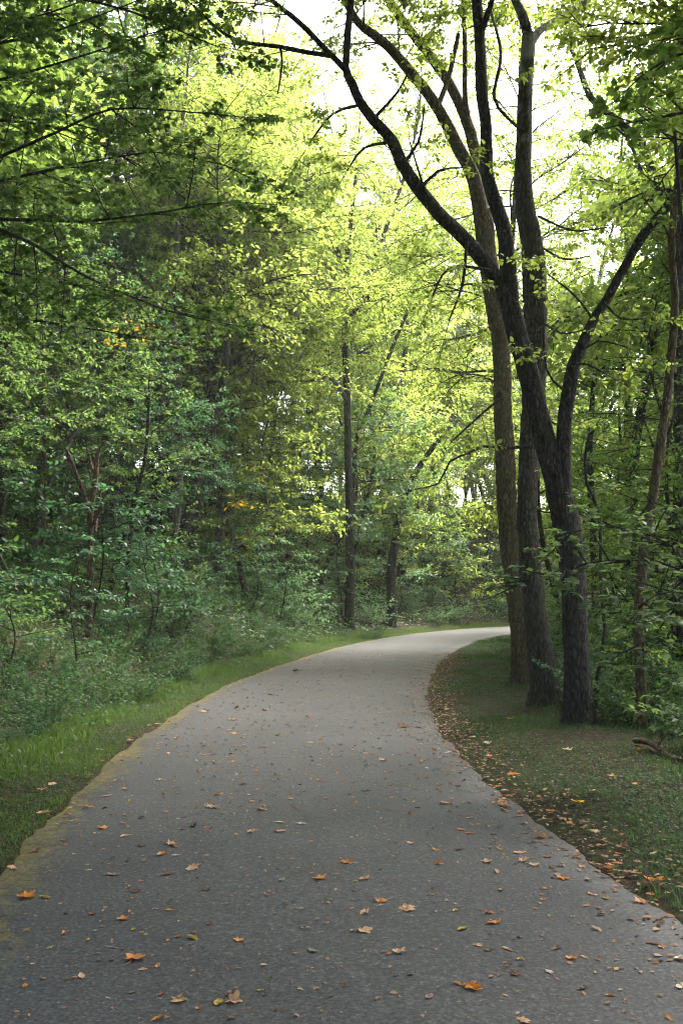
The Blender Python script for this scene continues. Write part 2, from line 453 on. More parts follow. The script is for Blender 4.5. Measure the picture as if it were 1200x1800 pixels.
M['bark_syc'] = bark_mat('peeling_bark', (0.032, 0.027, 0.021), (0.12, 0.105, 0.085), 0.5, pale_from=(6.5, 10.0))
M['bark_red'] = bark_mat('dead_wood', (0.070, 0.042, 0.030), (0.24, 0.165, 0.125), 0.0)
M['asphalt'] = asphalt_mat()
M['soil'] = soil_mat()
M['fallen'] = fallen_mat()
M['dry'] = leaf_mat('dry_stem', [(0.10, 0.075, 0.045), (0.17, 0.13, 0.08), (0.12, 0.08, 0.05)], (0.12, 0.09, 0.05), 0.1)
M['litter'] = leaf_mat('litter_leaf', [(0.08, 0.05, 0.03), (0.22, 0.13, 0.07), (0.36, 0.17, 0.06), (0.38, 0.28, 0.19)], (0.2, 0.1, 0.04), 0.15, 0.0)

# ------------------------------------------------------------------ camera, sky, sun
cam = bpy.data.cameras.new('camera'); co = link('camera', cam)
co.location = (0, 0, CAMZ); co.rotation_euler = (math.pi / 2 + PITCH, 0, 0)
cam.sensor_fit = 'VERTICAL'; cam.sensor_height = 36; cam.lens = F / 1800 * 36
cam.clip_end = 2000; cam.clip_start = 0.05
sc.camera = co
SUN_EL, SUN_AZ = R_(47), R_(38)          # azimuth from +Y towards +X
w = bpy.data.worlds.new('World'); sc.world = w; w.use_nodes = True
nt = w.node_tree; nt.nodes.clear()
wo = nt.nodes.new('ShaderNodeOutputWorld'); bgn = nt.nodes.new('ShaderNodeBackground')
sky = nt.nodes.new('ShaderNodeTexSky'); sky.sky_type = 'NISHITA'; sky.sun_disc = False
sky.sun_elevation = SUN_EL; sky.sun_rotation = SUN_AZ; sky.dust_density = 4.0; sky.air_density = 1.0; sky.ozone_density = 1.0
bw = nt.nodes.new('ShaderNodeRGBToBW'); mixc = nt.nodes.new('ShaderNodeMix'); mixc.data_type = 'RGBA'; mixc.inputs[0].default_value = 0.3
nt.links.new(sky.outputs[0], bw.inputs[0]); nt.links.new(sky.outputs[0], mixc.inputs[6]); nt.links.new(bw.outputs[0], mixc.inputs[7])
nt.links.new(mixc.outputs[2], bgn.inputs[0]); bgn.inputs[1].default_value = 0.15
nt.links.new(bgn.outputs[0], wo.inputs[0])
sl = bpy.data.lights.new('sun', 'SUN'); sl.energy = 4.0; sl.angle = R_(26); sl.color = (1.0, 0.945, 0.85)
so = link('sun', sl)
sdir = Vector((math.sin(SUN_AZ) * math.cos(SUN_EL), math.cos(SUN_AZ) * math.cos(SUN_EL), math.sin(SUN_EL)))
so.rotation_euler = sdir.to_track_quat('Z', 'Y').to_euler(); so.location = (0, 0, 60)
sc.view_settings.view_transform = 'Standard'; sc.view_settings.look = 'None'; sc.view_settings.gamma = 1
sc.view_settings.exposure = 2.55
sc.cycles.max_bounces = 7; sc.cycles.diffuse_bounces = 4; sc.cycles.glossy_bounces = 2; sc.cycles.transmission_bounces = 6
sc.cycles.sample_clamp_indirect = 6
sc.cycles.filter_width = 1.1
sc.cycles.use_denoising = True; sc.cycles.denoiser = 'OPENIMAGEDENOISE'
sc.cycles.use_adaptive_sampling = True; sc.cycles.adaptive_threshold = 0.02

# ------------------------------------------------------------------ the moist air of the woods
_gx, _gy = np.meshgrid(np.linspace(-400, 400, 101), np.linspace(-300, 500, 101))
HAZE_LOW = float(ground_z(_gx.ravel(), _gy.ravel()).min()) - 1.5
HAZE_TOP = 85.0
print('haze low', HAZE_LOW)
hm_, hnt, hout = new_mat('haze')
hv = hnt.nodes.new('ShaderNodeVolumePrincipled'); hv.inputs['Density'].default_value = 0.0006; hv.inputs['Color'].default_value = (0.93, 0.97, 0.93, 1); hv.inputs['Anisotropy'].default_value = 0.35
hnt.links.new(hv.outputs[0], hout.inputs['Volume'])
xs, ys, zs = (-420, 420), (-320, 520), (HAZE_LOW, HAZE_TOP)
hV = [(x, y, z) for z in zs for y in ys for x in xs]
tag(link('haze', mesh_from('haze', hV, [np.array([(0, 2, 3, 1), (4, 5, 7, 6), (0, 1, 5, 4), (2, 6, 7, 3), (0, 4, 6, 2), (1, 3, 7, 5)])], hm_)), kind='stuff')
sc.cycles.volume_bounces = 1

# ------------------------------------------------------------------ ground and path
def axis(a, segs):
    out = [a]
    for b, st in segs:
        k = max(1, int(round((b - out[-1]) / st)))
        out += list(np.linspace(out[-1], b, k + 1)[1:])
    return np.array(out)


gx = axis(-400, [(-120, 40), (-40, 4), (-14, 0.7), (8, 0.22), (30, 0.8), (80, 4), (400, 40)])
gy = axis(-300, [(-60, 40), (-12, 3), (2, 0.6), (26, 0.22), (62, 0.6), (120, 3), (500, 40)])
X, Y_ = np.meshgrid(gx, gy)
Z = ground_z(X.ravel(), Y_.ravel())
Vg = np.stack([X.ravel(), Y_.ravel(), Z], 1)
nx, ny = len(gx), len(gy)
ii = (np.arange(ny - 1)[:, None] * nx + np.arange(nx - 1)[None]).ravel()
Fg = np.stack([ii, ii + 1, ii + nx + 1, ii + nx], 1)
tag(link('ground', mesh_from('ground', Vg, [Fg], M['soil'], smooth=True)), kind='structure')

rs = np.random.RandomState(7)
k0 = np.where(CL[:, 1] > -14)[0][0]
cl = catmull(CPTS, 0.07); cl = cl[cl[:, 1] > -14]; ct = nrm(np.gradient(cl, axis=0)); cn = np.stack([ct[:, 1], -ct[:, 0]], 1)
s_arr = np.concatenate([[0], np.cumsum(np.linalg.norm(np.diff(cl, axis=0), axis=1))])
cross = np.array([-1, -0.97, -0.8, -0.4, 0, 0.4, 0.8, 0.97, 1])
def wig(s, ph):
    return 0.02 * np.sin(s * 1.7 + ph) + 0.016 * np.sin(s * 4.3 + 2 * ph) + 0.012 * np.sin(s * 9.1 + 3 * ph) + 0.02 * np.sin(s * 0.5 + ph)
rows = []; uvs = []
for c, n, s in zip(cl, cn, s_arr):
    l = -HALF + wig(s, 1.0) + rs.normal(0, 0.012); r = HALF + wig(s, 4.0) + rs.normal(0, 0.012)
    q = (cross + 1) / 2 * (r - l) + l
    z = 0.012 + 0.02 * (1 - cross**2); z[[0, -1]] = -0.04
    rows.append(np.stack([c[0] + n[0] * q, c[1] + n[1] * q, z], 1)); uvs.append(np.stack([q - l, np.full(9, s)], 1))
Vp = np.vstack(rows); m_ = len(cl)
ii = (np.arange(m_ - 1)[:, None] * 9 + np.arange(8)[None]).ravel()
Fp = np.stack([ii, ii + 1, ii + 10, ii + 9], 1)
tag(link('path', mesh_from('path', Vp, [Fp], M['asphalt'], smooth=True, uv=np.vstack(uvs))), kind='structure')


def road_z(x, y):
    o = offset(x, y)
    return 0.012 + 0.02 * (1 - np.clip(o / HALF, -1, 1)**2)


# ------------------------------------------------------------------ trees
KITE, OVATE, MAPLE = T_kite(), T_ovate(), T_maple()
GA = 2.39996


def gen_tree(seed, H, r, cb, R, nl, leaf, tmpl, lm, bark, prof=0.6, rise=0.45, lv=2, tspace=0.32, wob=0.04, lean=0.0, sides=9):
    rng = np.random.RandomState(seed)
    n = 14
    t = np.linspace(0, 1, n)
    ph = rng.uniform(0, 6.28, 4)
    tx = H * wob * (np.sin(t * 4 + ph[0]) - math.sin(ph[0]) + 0.4 * np.sin(t * 9 + ph[1]) - 0.4 * math.sin(ph[1])) + lean * H * t**1.5
    ty = H * wob * (np.sin(t * 4.6 + ph[2]) - math.sin(ph[2]))
    tp = np.stack([tx, ty, H * t - 0.15], 1)
    rad = r * (1 - 0.85 * t**1.1)
    T0 = Tubes(); T0.add(smooth_path(tp, 0.35), np.interp(np.linspace(0, 1, len(smooth_path(tp, 0.35))), t, rad), sides, 0.05, rng, 0.35)
    T1 = Tubes(); Fo = Foliage()
    for i in range(nl):
        u = cb + (0.98 - cb) * ((i + rng.uniform(0, 0.9)) / nl)
        v = (u - cb) / (1 - cb)
        Lr = R * (math.sin(math.pi * (0.18 + 0.78 * v**prof))) * rng.uniform(0.6, 1.1) + 0.25
        az = i * GA + rng.uniform(-0.5, 0.5)
        a = u * (n - 1); j = min(int(a), n - 2); q = tp[j] + (tp[j + 1] - tp[j]) * (a - j)
        el = rise * (0.4 + v) + rng.normal(0, 0.15)
        d = np.array([math.cos(az) * math.cos(el), math.sin(az) * math.cos(el), math.sin(el)])
        twig(T1, Fo, rng, q, d, Lr, max(0.012, 0.32 * r * (1 - 0.7 * v)), lv, leaf, tspace, 0.06)
    return (T0.mesh('trunk', bark), T1.mesh('branches', bark), Fo.mesh('crown', tmpl, lm))


def put_tree(name, meshes, loc, rot, s, label, cat, group=None, lm=None):
    r = link(name, None, loc=loc); r.rotation_euler = (0, 0, rot); r.scale = (s, s, s)
    tag(r, label, cat, group)
    for nm, me in zip(('trunk', 'branches', 'crown'), meshes):
        c = link(nm, me, r)
        if nm == 'crown' and lm is not None:
            c.material_slots[0].link = 'OBJECT'; c.material_slots[0].material = lm
    return r


def px_path(pts, Y):
    """photo places with widths -> world points and radii"""
    q = []; rr = []
    for p in pts:
        yy = p[3] if len(p) > 3 else Y
        q.append(P(p[0], p[1], yy)); rr.append(p[2] / 2 * yy / F)
    return np.array(q), np.array(rr)


def limb_tube(T, q, rr, rng, sides=12, step=0.12, rough=0.07, flare=0.0):
    full = smooth_path(np.hstack([q, rr[:, None]]), step)
    n = len(full)
    wob = np.cumsum(rng.normal(0, 1, (n, 3)), axis=0)
    wob = wob - np.linspace(0, 1, n)[:, None] * wob[-1]
    full[:, :3] += wob * (0.045 * full[:, 3:4]) * np.minimum(1, np.arange(n) / 6)[:, None]
    T.add(full[:, :3], full[:, 3], sides, rough, rng, flare)
    return full


def foliate(T, Fo, rng, path, u0, spacing, L, leaf, lv=1, up=0.15, r=0.02, tspace=0.3, flat=0.35, az_bias=None, taper=0.5):
    pts = path[:, :3]
    s = np.concatenate([[0], np.cumsum(np.linalg.norm(np.diff(pts, axis=0), axis=1))])
    tot = s[-1]
    k = max(2, int(tot * (1 - u0) / spacing))
    for i in range(k):
        u = u0 + (1 - u0) * (i + rng.uniform(0, 1)) / k
        x = u * tot; j = min(np.searchsorted(s, x), len(s) - 1)
        t = nrm(pts[j] - pts[max(0, j - 2)])
        d = nrm(np.cross(t, rng.normal(0, 1, 3)))
        d[2] *= 0.5
        d = d + t * rng.uniform(0.2, 0.8) + np.array([0, 0, up])
        if az_bias is not None: d = d + np.array(az_bias)
        twig(T, Fo, rng, pts[j], d, L * rng.uniform(0.6, 1.15) * (1 - taper * max(0, u - 0.5)), r, lv, leaf, tspace, 0.1, flat)
    d = nrm(pts[-1] - pts[-3])
    twig(T, Fo, rng, pts[-1], d, L, r, lv, leaf, tspace, 0.1, flat)


class Hero:
    def __init__(s, name, label, base, bark, lm, tmpl, seed):
        s.root = link(name, None, loc=base); tag(s.root, label, 'tree'); s.base = np.array(base)
        s.bark, s.lm, s.tmpl = bark, lm, tmpl
        s.rng = np.random.RandomState(seed); s.T = Tubes(); s.Fo = Foliage(); s.trunk = None

    def wood(s, pts, Y, part, flare=0.0, sides=14, ext=None, step=0.12):
        q, rr = px_path(pts, Y)
        if part == 'trunk':
            q = np.vstack([[q[0][0], q[0][1], s.base[2] - 0.25], q]); rr = np.concatenate([[rr[0] * 1.05], rr])
        if ext is not None:
            e = np.array(ext, float)
            n = 4
            for i in range(n):
                q = np.vstack([q, q[-1] + e / n + s.rng.normal(0, 0.08, 3)]); rr = np.append(rr, rr[-1] * 0.8)
        T = Tubes()
        full = limb_tube(T, q - s.base, rr, s.rng, sides, step, 0.07, flare)
        par = s.root if part == 'trunk' or s.trunk is None else s.trunk
        o = link(part, T.mesh(part, s.bark), par)
        if part == 'trunk' and s.trunk is None: s.trunk = o
        return full

    def leaves(s, full, **k):
        foliate(s.T, s.Fo, s.rng, full, k.pop('u0', 0.4), k.pop('spacing', 0.3), k.pop('L', 1.2), k.pop('leaf'), **k)

    def crown_limbs(s, paths, n, leaf, L=(2.5, 4.5), el=(-0.1, 0.9), u=(0.72, 1.0)):
        """big leafy boughs off the upper ends of the limbs"""
        for i in range(n):
            f = paths[i % len(paths)]
            at = f[int((len(f) - 1) * s.rng.uniform(*u)), :3]
            az = i * GA + s.rng.uniform(-0.3, 0.3); e = s.rng.uniform(*el)
            d = np.array([math.cos(az) * math.cos(e), math.sin(az) * math.cos(e), math.sin(e)])
            twig(s.T, s.Fo, s.rng, at, d, s.rng.uniform(*L), 0.03, 2, leaf, 0.3, 0.05)

    def done(s):
        if s.T.V: link('branches', s.T.mesh('branches', s.bark), s.root)
        if s.Fo.p: link('crown', s.Fo.mesh('crown', s.tmpl, s.lm), s.root)
        return s.root


def gbase(px, Y):
    x = P(px, HORIZ, Y)[0]
    return (x, Y, gz(x, Y))


lf = lambda size, gap, tumble=0.45: dict(size=size, gap=gap, tumble=tumble)

# --- the three great trunks right of the bend
YA, YB, YC = 18.0, 14.6, 12.7
h = Hero('tree', 'mossy brown trunk farthest back of the three at the bend, splitting high up', gbase(924, YA), M['bark_moss'], M['leaf_yel'], OVATE, 11)
h.wood([(924, 1195, 40), (917, 1110, 37), (909, 1050, 36), (899, 950, 34), (892, 820, 34), (886, 700, 33), (880, 600, 33), (868, 530, 34), (858, 450, 34), (846, 370, 33)], YA, 'trunk', 0.7, 18)
a = h.wood([(850, 400, 28), (836, 330, 26, 17.9), (820, 290, 24, 17.8), (795, 240, 23, 17.6), (765, 185, 21, 17.4), (725, 130, 20, 17.2), (675, 75, 18, 17), (630, 40, 15, 16.8), (590, -30, 12, 16.6)], YA, 'limb', ext=(-2.2, -0.6, 3.0)); fa = a
h.leaves(a, u0=0.35, spacing=0.2, L=1.5, leaf=lf(0.085, 0.048), lv=2, r=0.016)
b = h.wood([(848, 390, 26), (842, 290, 22, 18.2), (822, 215, 20, 18.4), (800, 165, 19, 18.5), (760, 105, 18, 18.6), (715, 45, 17, 18.7), (675, -10, 15, 18.8)], YA, 'limb', ext=(-1.6, 1.0, 4.0)); fb_ = b
h.leaves(b, u0=0.4, spacing=0.2, L=1.5, leaf=lf(0.085, 0.048), lv=2, r=0.016)
c = h.wood([(824, 222, 12, 18.4), (817, 170, 10, 18.3), (817, 90, 9, 18.2), (814, -10, 8, 18.1)], YA, 'limb', sides=8, ext=(0.1, -0.5, 2.5)); fc = c
h.leaves(c, u0=0.3, spacing=0.25, L=1.1, leaf=lf(0.085, 0.048), lv=1, r=0.012)
d = h.wood([(770, 185, 10, 17.5), (790, 130, 9, 17.8), (805, 60, 8, 18)], YA, 'limb', sides=8)
h.leaves(d, u0=0.3, spacing=0.25, L=1.0, leaf=lf(0.085, 0.048), lv=1, r=0.012)
h.crown_limbs((fa, fb_, fc), 27, lf(0.105, 0.06), L=(2.2, 4.6))
A_root = h.done()

h = Hero('tree', 'straight trunk in the middle of the three at the bend, peeling pale grey high up', gbase(958, YB), M['bark_syc'], M['leaf_yel'], OVATE, 12)
h.wood([(956, 1238, 44), (950, 1150, 41), (941, 1050, 39), (935, 975, 37), (931, 900, 36), (933, 800, 37), (938, 700, 39), (941, 600, 40), (938, 500, 41), (931, 430, 39), (921, 360, 34), (920, 275, 30), (922, 200, 28), (927, 125, 26), (930, 60, 25)], YB, 'trunk', 0.7, 18)
a = h.wood([(930, 75, 20), (918, 25, 17, 14.5), (900, -20, 14, 14.4)], YB, 'limb', ext=(-0.6, -1.2, 4.0)); fa = a
h.leaves(a, u0=0.2, spacing=0.2, L=1.8, leaf=lf(0.085, 0.048), lv=2, r=0.018)
a = h.wood([(930, 78, 18), (947, 55, 14, 14.7), (975, 36, 11, 14.9), (1025, 5, 10, 15.1), (1060, -20, 9, 15.3)], YB, 'limb', ext=(2.0, 1.0, 2.0)); fb_ = a
h.leaves(a, u0=0.35, spacing=0.25, L=1.3, leaf=lf(0.085, 0.05), lv=2, r=0.014)
a = h.wood([(928, 240, 6), (890, 205, 6, 14.2), (868, 170, 6, 14.0), (880, 95, 6, 14), (862, 20, 5, 14)], YB, 'limb', sides=8)
h.leaves(a, u0=0.3, spacing=0.3, L=0.7, leaf=lf(0.09, 0.06), lv=1, r=0.008)
for py, dx in ((720, 60), (430, 90), (560, 80), (380, 120)):
    a = h.wood([(945, py, 5), (945 + dx * 0.5, py + 25, 4, YB - 0.4), (945 + dx, py + 20, 3, YB - 0.9)], YB, 'limb', sides=6)
    h.leaves(a, u0=0.2, spacing=0.3, L=0.7, leaf=lf(0.09, 0.055), lv=1, r=0.006)
h.crown_limbs((fa, fb_), 20, lf(0.105, 0.06), L=(2.2, 4.6), u=(0.6, 1))
B_root = h.done()

h = Hero('tree', 'dark nearest of the three trunks at the bend, forking into long arching limbs', gbase(1017, YC), M['bark_dark'], M['leaf_yel'], OVATE, 13)
h.wood([(1018, 1262, 45), (1012, 1180, 43), (1008, 1100, 43), (1004, 1020, 43), (996, 945, 46), (985, 885, 46), (970, 828, 40), (951, 760, 38), (936, 700, 38), (924, 650, 38), (909, 590, 38), (896, 540, 37), (886, 505, 35)], YC, 'trunk', 0.85, 20)
a = h.wood([(893, 530, 26), (876, 497, 27), (860, 475, 27, 12.6), (820, 425, 25, 12.4), (770, 375, 24, 12.2), (730, 325, 23, 12.1), (707, 290, 22, 12), (690, 250, 20, 11.9), (655, 210, 18, 11.8), (632, 180, 17, 11.7), (618, 145, 16, 11.7), (607, 120, 13, 11.6), (610, 60, 13, 11.6), (615, -10, 12, 11.6)], YC, 'limb', ext=(0.0, -1.0, 3.0)); fa = a
h.leaves(a, u0=0.72, spacing=0.16, L=1.3, leaf=lf(0.066, 0.04), lv=2, r=0.012)
for (p1, p2, p3) in (((820, 425), (812, 500), (790, 560)), ((760, 365), (745, 330), (720, 250)), ((705, 290), (735, 250), (745, 190)), ((690, 250), (640, 260), (610, 300)), ((655, 210), (700, 160), (720, 120)), ((632, 185), (585, 200), (545, 250)), ((735, 335), (770, 300), (810, 295)), ((860, 475), (790, 470), (760, 520))):
    b = h.wood([(*p1, 7, 12.2), (*p2, 5, 12.0), (*p3, 3, 11.9)], YC, 'limb', sides=6)
    h.leaves(b, u0=0.25, spacing=0.2, L=0.65, leaf=lf(0.075, 0.045), lv=1, r=0.005)
b = h.wood([(612, 128, 12, 11.6), (590, 105, 11, 11.5), (565, 80, 10, 11.4), (525, 40, 10, 11.3), (478, 2, 9, 11.2), (440, -40, 8, 11.1)], YC, 'limb', sides=9, ext=(-1.0, -0.5, 0.8))
h.leaves(b, u0=0.25, spacing=0.16, L=1.0, leaf=lf(0.066, 0.04), lv=2, r=0.01)
b = h.wood([(580, 98, 9, 11.45), (540, 92, 9, 11.4), (490, 82, 8, 11.3), (440, 76, 7, 11.2), (395, 60, 6, 11.1), (340, 10, 5, 11)], YC, 'limb', sides=8)
h.leaves(b, u0=0.2, spacing=0.22, L=0.9, leaf=lf(0.066, 0.04), lv=2, r=0.008)
b = h.wood([(492, 85, 5, 11.3), (496, 110, 4, 11.3), (488, 165, 3, 11.25)], YC, 'limb', sides=6)
a = h.wood([(896, 540, 32), (895, 460, 31), (887, 400, 28, 12.75), (871, 350, 26, 12.8), (857, 300, 24, 12.85), (855, 225, 22, 12.9), (846, 150, 22, 12.9), (844, 75, 20, 12.9), (840, -10, 19, 12.9)], YC, 'limb', ext=(0.2, 0.6, 4.0)); fb_ = a
h.leaves(a, u0=0.55, spacing=0.2, L=1.6, leaf=lf(0.07, 0.043), lv=2, r=0.016)
b = h.wood([(844, 60, 12, 12.9), (858, 20, 11, 12.8), (870, -20, 9, 12.7)], YC, 'limb', sides=8, ext=(0.8, -1.5, 1.8))
h.leaves(b, u0=0.2, spacing=0.25, L=1.2, leaf=lf(0.07, 0.043), lv=2, r=0.012)
a = h.wood([(988, 890, 36), (988, 830, 29), (987, 755, 27), (994, 690, 27), (1003, 645, 25), (1019, 608, 21), (1038, 565, 18), (1062, 528, 17), (1100, 460, 16, 12.6), (1130, 410, 17, 12.5), (1165, 370, 17, 12.4), (1200, 325, 17, 12.3), (1245, 270, 15, 12.2)], YC, 'limb', ext=(2.0, -0.5, 2.4)); fc = a
h.leaves(a, u0=0.55, spacing=0.17, L=1.1, leaf=lf(0.066, 0.04), lv=2, r=0.012)
# sprouts with leaves off the stems, the leggy dead twigs beside them
for (p1, p2, p3) in (((995, 690), (960, 650), (955, 560)), ((1004, 640), (1030, 640), (1060, 655)), ((880, 700), (855, 720), (800, 770)), ((1040, 560), (1010, 520), (960, 480)), ((1060, 530), (1090, 560), (1130, 560)), ((1010, 625), (1050, 600), (1100, 610))):
    b = h.wood([(*p1, 5, 12.6), (*p2, 4, 12.4), (*p3, 3, 12.2)], YC, 'limb', sides=6)
    h.leaves(b, u0=0.3, spacing=0.2, L=0.6, leaf=lf(0.085, 0.05), lv=1, r=0.005)
b = h.wood([(930, 785, 6, 12.6), (890, 787, 6, 12.5), (850, 785, 5, 12.4), (820, 798, 4, 12.3), (790, 812, 4, 12.2), (770, 850, 3, 12.1), (730, 860, 3, 12)], YC, 'limb', sides=6)
h.leaves(b, u0=0.4, spacing=0.25, L=0.6, leaf=lf(0.085, 0.05), lv=1, r=0.005)
h.crown_limbs((fa, fb_, fa, fb_, fc), 40, lf(0.095, 0.06), L=(2, 4), u=(0.84, 1))
C_root = h.done()

LANDMARKS = []   # (phrase, px, Y)
LANDMARKS += [('the dark forked trunk at the bend', 1015, YC), ('the mossy brown trunk at the bend', 905, YA), ('the straight peeling trunk at the bend', 945, YB)]


def path_tree(label, pts, Y, bark, lm, tmpl, seed, u0, spacing, L, leaf, lv=2, limbs=(), top=None, up=0.1, r=0.016, short=None, sides=9, name='tree', cat='tree', flat=0.35, gold=()):
    h = Hero(name, label, gbase(pts[0][0], Y), bark, lm, tmpl, seed)
    f = h.wood(pts, Y, 'trunk', 0.3, sides, ext=top, step=0.3)
    if leaf: h.leaves(f, u0=u0, spacing=spacing, L=L, leaf=leaf, lv=lv, up=up, r=r, flat=flat)
    for lp in limbs:
        g = h.wood(lp, Y, 'limb', 0, 7, step=0.3)
        if leaf: h.leaves(g, u0=0.35, spacing=spacing, L=L * 0.7, leaf=leaf, lv=max(1, lv - 1), up=up, r=r * 0.7)
    for (gx_, gy_, gY, gr, gn) in gold:
        Fg_ = Foliage(); c = P(gx_, gy_, gY) - h.base; r_ = h.rng
        pp = c + r_.normal(0, gr, (gn, 3)) * [1, 1, 0.3]
        Fg_.add(pp, np.column_stack([r_.normal(0, 1, (gn, 2)), r_.normal(-0.2, 0.2, gn)]), np.array([0, 0, 1.0]) + r_.normal(0, 0.4, (gn, 3)), 0.13 * r_.uniform(0.6, 1.2, gn))
        tag(link('golden_leaves', Fg_.mesh('golden_leaves', OVATE, M['leaf_gold']), h.root), 'spray of leaves already turned golden')
    if short: LANDMARKS.append((short, pts[0][0], Y))
    return h.done()


path_tree('slender grey tree on the left verge before the bend, forking high up', [(614, 1085, 17), (616, 1000, 15), (614, 880, 13), (611, 780, 12), (608, 680, 12), (606, 560, 11), (611, 450, 10), (620, 355, 8)], 36.5, M['bark_dark'], M['leaf_yel'], OVATE, 21, 0.45, 0.34, 2.3, lf(0.13, 0.08),
          limbs=[[(606, 500, 10), (600, 465, 10), (576, 400, 10, 34), (545, 350, 8, 33.5), (515, 315, 7, 33)], [(608, 700, 8), (580, 665, 6, 34), (540, 650, 5, 33)], [(612, 560, 8), (650, 520, 6, 34), (700, 500, 5, 33)]], top=(0.4, 0, 3), short='the slender grey verge tree')
path_tree('thin pole tree leaning right beside the slender grey verge tree', [(617, 1040, 8), (624, 790, 8), (642, 735, 8), (660, 690, 7), (690, 610, 6), (720, 540, 5)], 38, M['bark_dark'], M['leaf_mid'], OVATE, 22, 0.45, 0.3, 1.3, lf(0.14, 0.085), lv=1, short='the leaning pole')
path_tree('stubby dark trunk leaning right in shade beyond the slender verge tree', [(688, 1000, 16), (696, 930, 14), (710, 880, 13), (730, 830, 11), (765, 780, 9)], 41, M['bark_dark'], M['leaf_mid'], OVATE, 23, 0.4, 0.3, 1.8, lf(0.15, 0.09), short='the dark leaning trunk')
path_tree('short curved dark stem showing through a gap in the leaves on the hillside', [(560, 860, 14), (555, 790, 14), (547, 740, 13), (541, 690, 12), (538, 640, 11), (540, 560, 10), (535, 480, 8)], 42, M['bark_dark'], M['leaf_yel'], OVATE, 24, 0.55, 0.3, 2.2, lf(0.16, 0.095), short='the curved dark stem')
path_tree('far straight trunk behind the leaning pole in the sunlit woods', [(706, 900, 12), (706, 790, 11), (707, 700, 10), (712, 600, 9), (710, 480, 7), (700, 380, 5)], 52, M['bark_dark'], M['leaf_yel'], OVATE, 25, 0.5, 0.3, 2.6, lf(0.18, 0.10), top=(0, 0, 3), short='the far straight trunk')
path_tree('tall pale straight trunk rising up the middle of the left hillside', [(298, 1010, 14), (306, 940, 14), (314, 850, 14), (315, 700, 13), (309, 590, 12), (310, 470, 11), (313, 350, 9), (318, 260, 7)], 27, M['bark_pale'], M['leaf_yel'], OVATE, 26, 0.42, 0.24, 1.9, lf(0.13, 0.075), top=(0.2, 0, 3), short='the tall pale trunk', sides=11, gold=[(420, 885, 22, 0.18, 24), (262, 655, 24, 0.2, 16)])
path_tree('dark bare-stemmed tree behind the tall pale trunk on the hillside', [(350, 900, 14), (354, 800, 14), (358, 735, 14), (361, 640, 13), (367, 540, 11), (374, 440, 9), (390, 330, 7)], 33, M['bark_dark'], M['leaf_yel'], OVATE, 27, 0.48, 0.24, 2.2, lf(0.14, 0.08), limbs=[[(366, 560, 7), (345, 500, 6, 32), (335, 430, 4, 31)], [(368, 520, 7), (395, 470, 6, 32), (430, 410, 4, 31)]], top=(0.5, 0, 2), short='the dark bare-stemmed tree', gold=[(440, 505, 30, 0.35, 46), (425, 580, 29, 0.3, 22)])
path_tree('upright brown trunk beside the forked dead snag at the shady hillside edge', [(74, 955, 12), (77, 870, 11), (78, 780, 11), (75, 700, 10), (78, 620, 9), (84, 520, 8), (80, 420, 7)], 21, M['bark_red'], M['leaf_dark'], OVATE, 28, 0.42, 0.2, 1.6, lf(0.11, 0.065), short='the upright brown trunk')
path_tree('slim crooked trunk between the upright brown trunk and the dead snag', [(110, 955, 9), (117, 880, 9), (121, 800, 9), (119, 725, 8), (126, 660, 8), (136, 600, 7), (130, 500, 6)], 22, M['bark_pale'], M['leaf_dark'], OVATE, 29, 0.5, 0.22, 1.5, lf(0.11, 0.065), short='the slim crooked trunk', gold=[(212, 600, 20, 0.22, 34), (225, 570, 20.3, 0.25, 24)])
path_tree('thin dark pole farthest left on the hillside', [(4, 960, 10), (4, 860, 9), (7, 720, 9), (12, 600, 8), (10, 480, 7)], 20, M['bark_dark'], M['leaf_dark'], OVATE, 30, 0.45, 0.22, 1.5, lf(0.11, 0.065), short='the thin dark pole')
path_tree('slanting slim stem right of the dead snag low on the hillside', [(226, 985, 8), (232, 930, 7), (240, 870, 7), (256, 800, 6), (262, 700, 5)], 20, M['bark_dark'], M['leaf_dark'], OVATE, 31, 0.55, 0.25, 1.1, lf(0.11, 0.065), lv=1, short='the slanting slim stem')
path_tree('forked dead snag with bare reddish branches on the left hillside', [(159, 965, 11), (158, 910, 11), (163, 870, 11), (168, 835, 10), (171, 800, 8), (180, 782, 6), (194, 766, 4)], 18, M['bark_red'], None, OVATE, 32, 0, 0, 0, None,
          limbs=[[(157, 900, 8), (148, 870, 7, 17.8), (135, 835, 6, 17.6), (122, 800, 5, 17.5), (114, 786, 3, 17.4)], [(163, 925, 6), (176, 895, 6, 17.8), (184, 872, 4, 17.7), (192, 860, 3, 17.6)], [(172, 905, 4, 17.8), (187, 885, 3, 17.7), (191, 882, 2, 17.6)], [(168, 840, 6), (160, 815, 5, 18.1), (155, 790, 3, 18.2)], [(168, 935, 5), (172, 900, 4, 18.2), (178, 860, 3, 18.3)]], short='the forked dead snag', name='dead_tree')
path_tree('leaning trunk at the right, curving up behind the young maple', [(1128, 1300, 19), (1126, 1200, 18), (1122, 1100, 18), (1128, 1000, 18), (1137, 930, 18), (1148, 865, 17), (1161, 780, 17), (1172, 700, 16), (1181, 610, 15), (1186, 520, 14), (1180, 420, 13), (1195, 300, 14)], 12.2, M['bark_moss'], M['leaf_mid'], OVATE, 33, 0.55, 0.22, 1.1, lf(0.09, 0.055), sides=12, top=(0.3, 0, 2), short='the leaning trunk at the right')
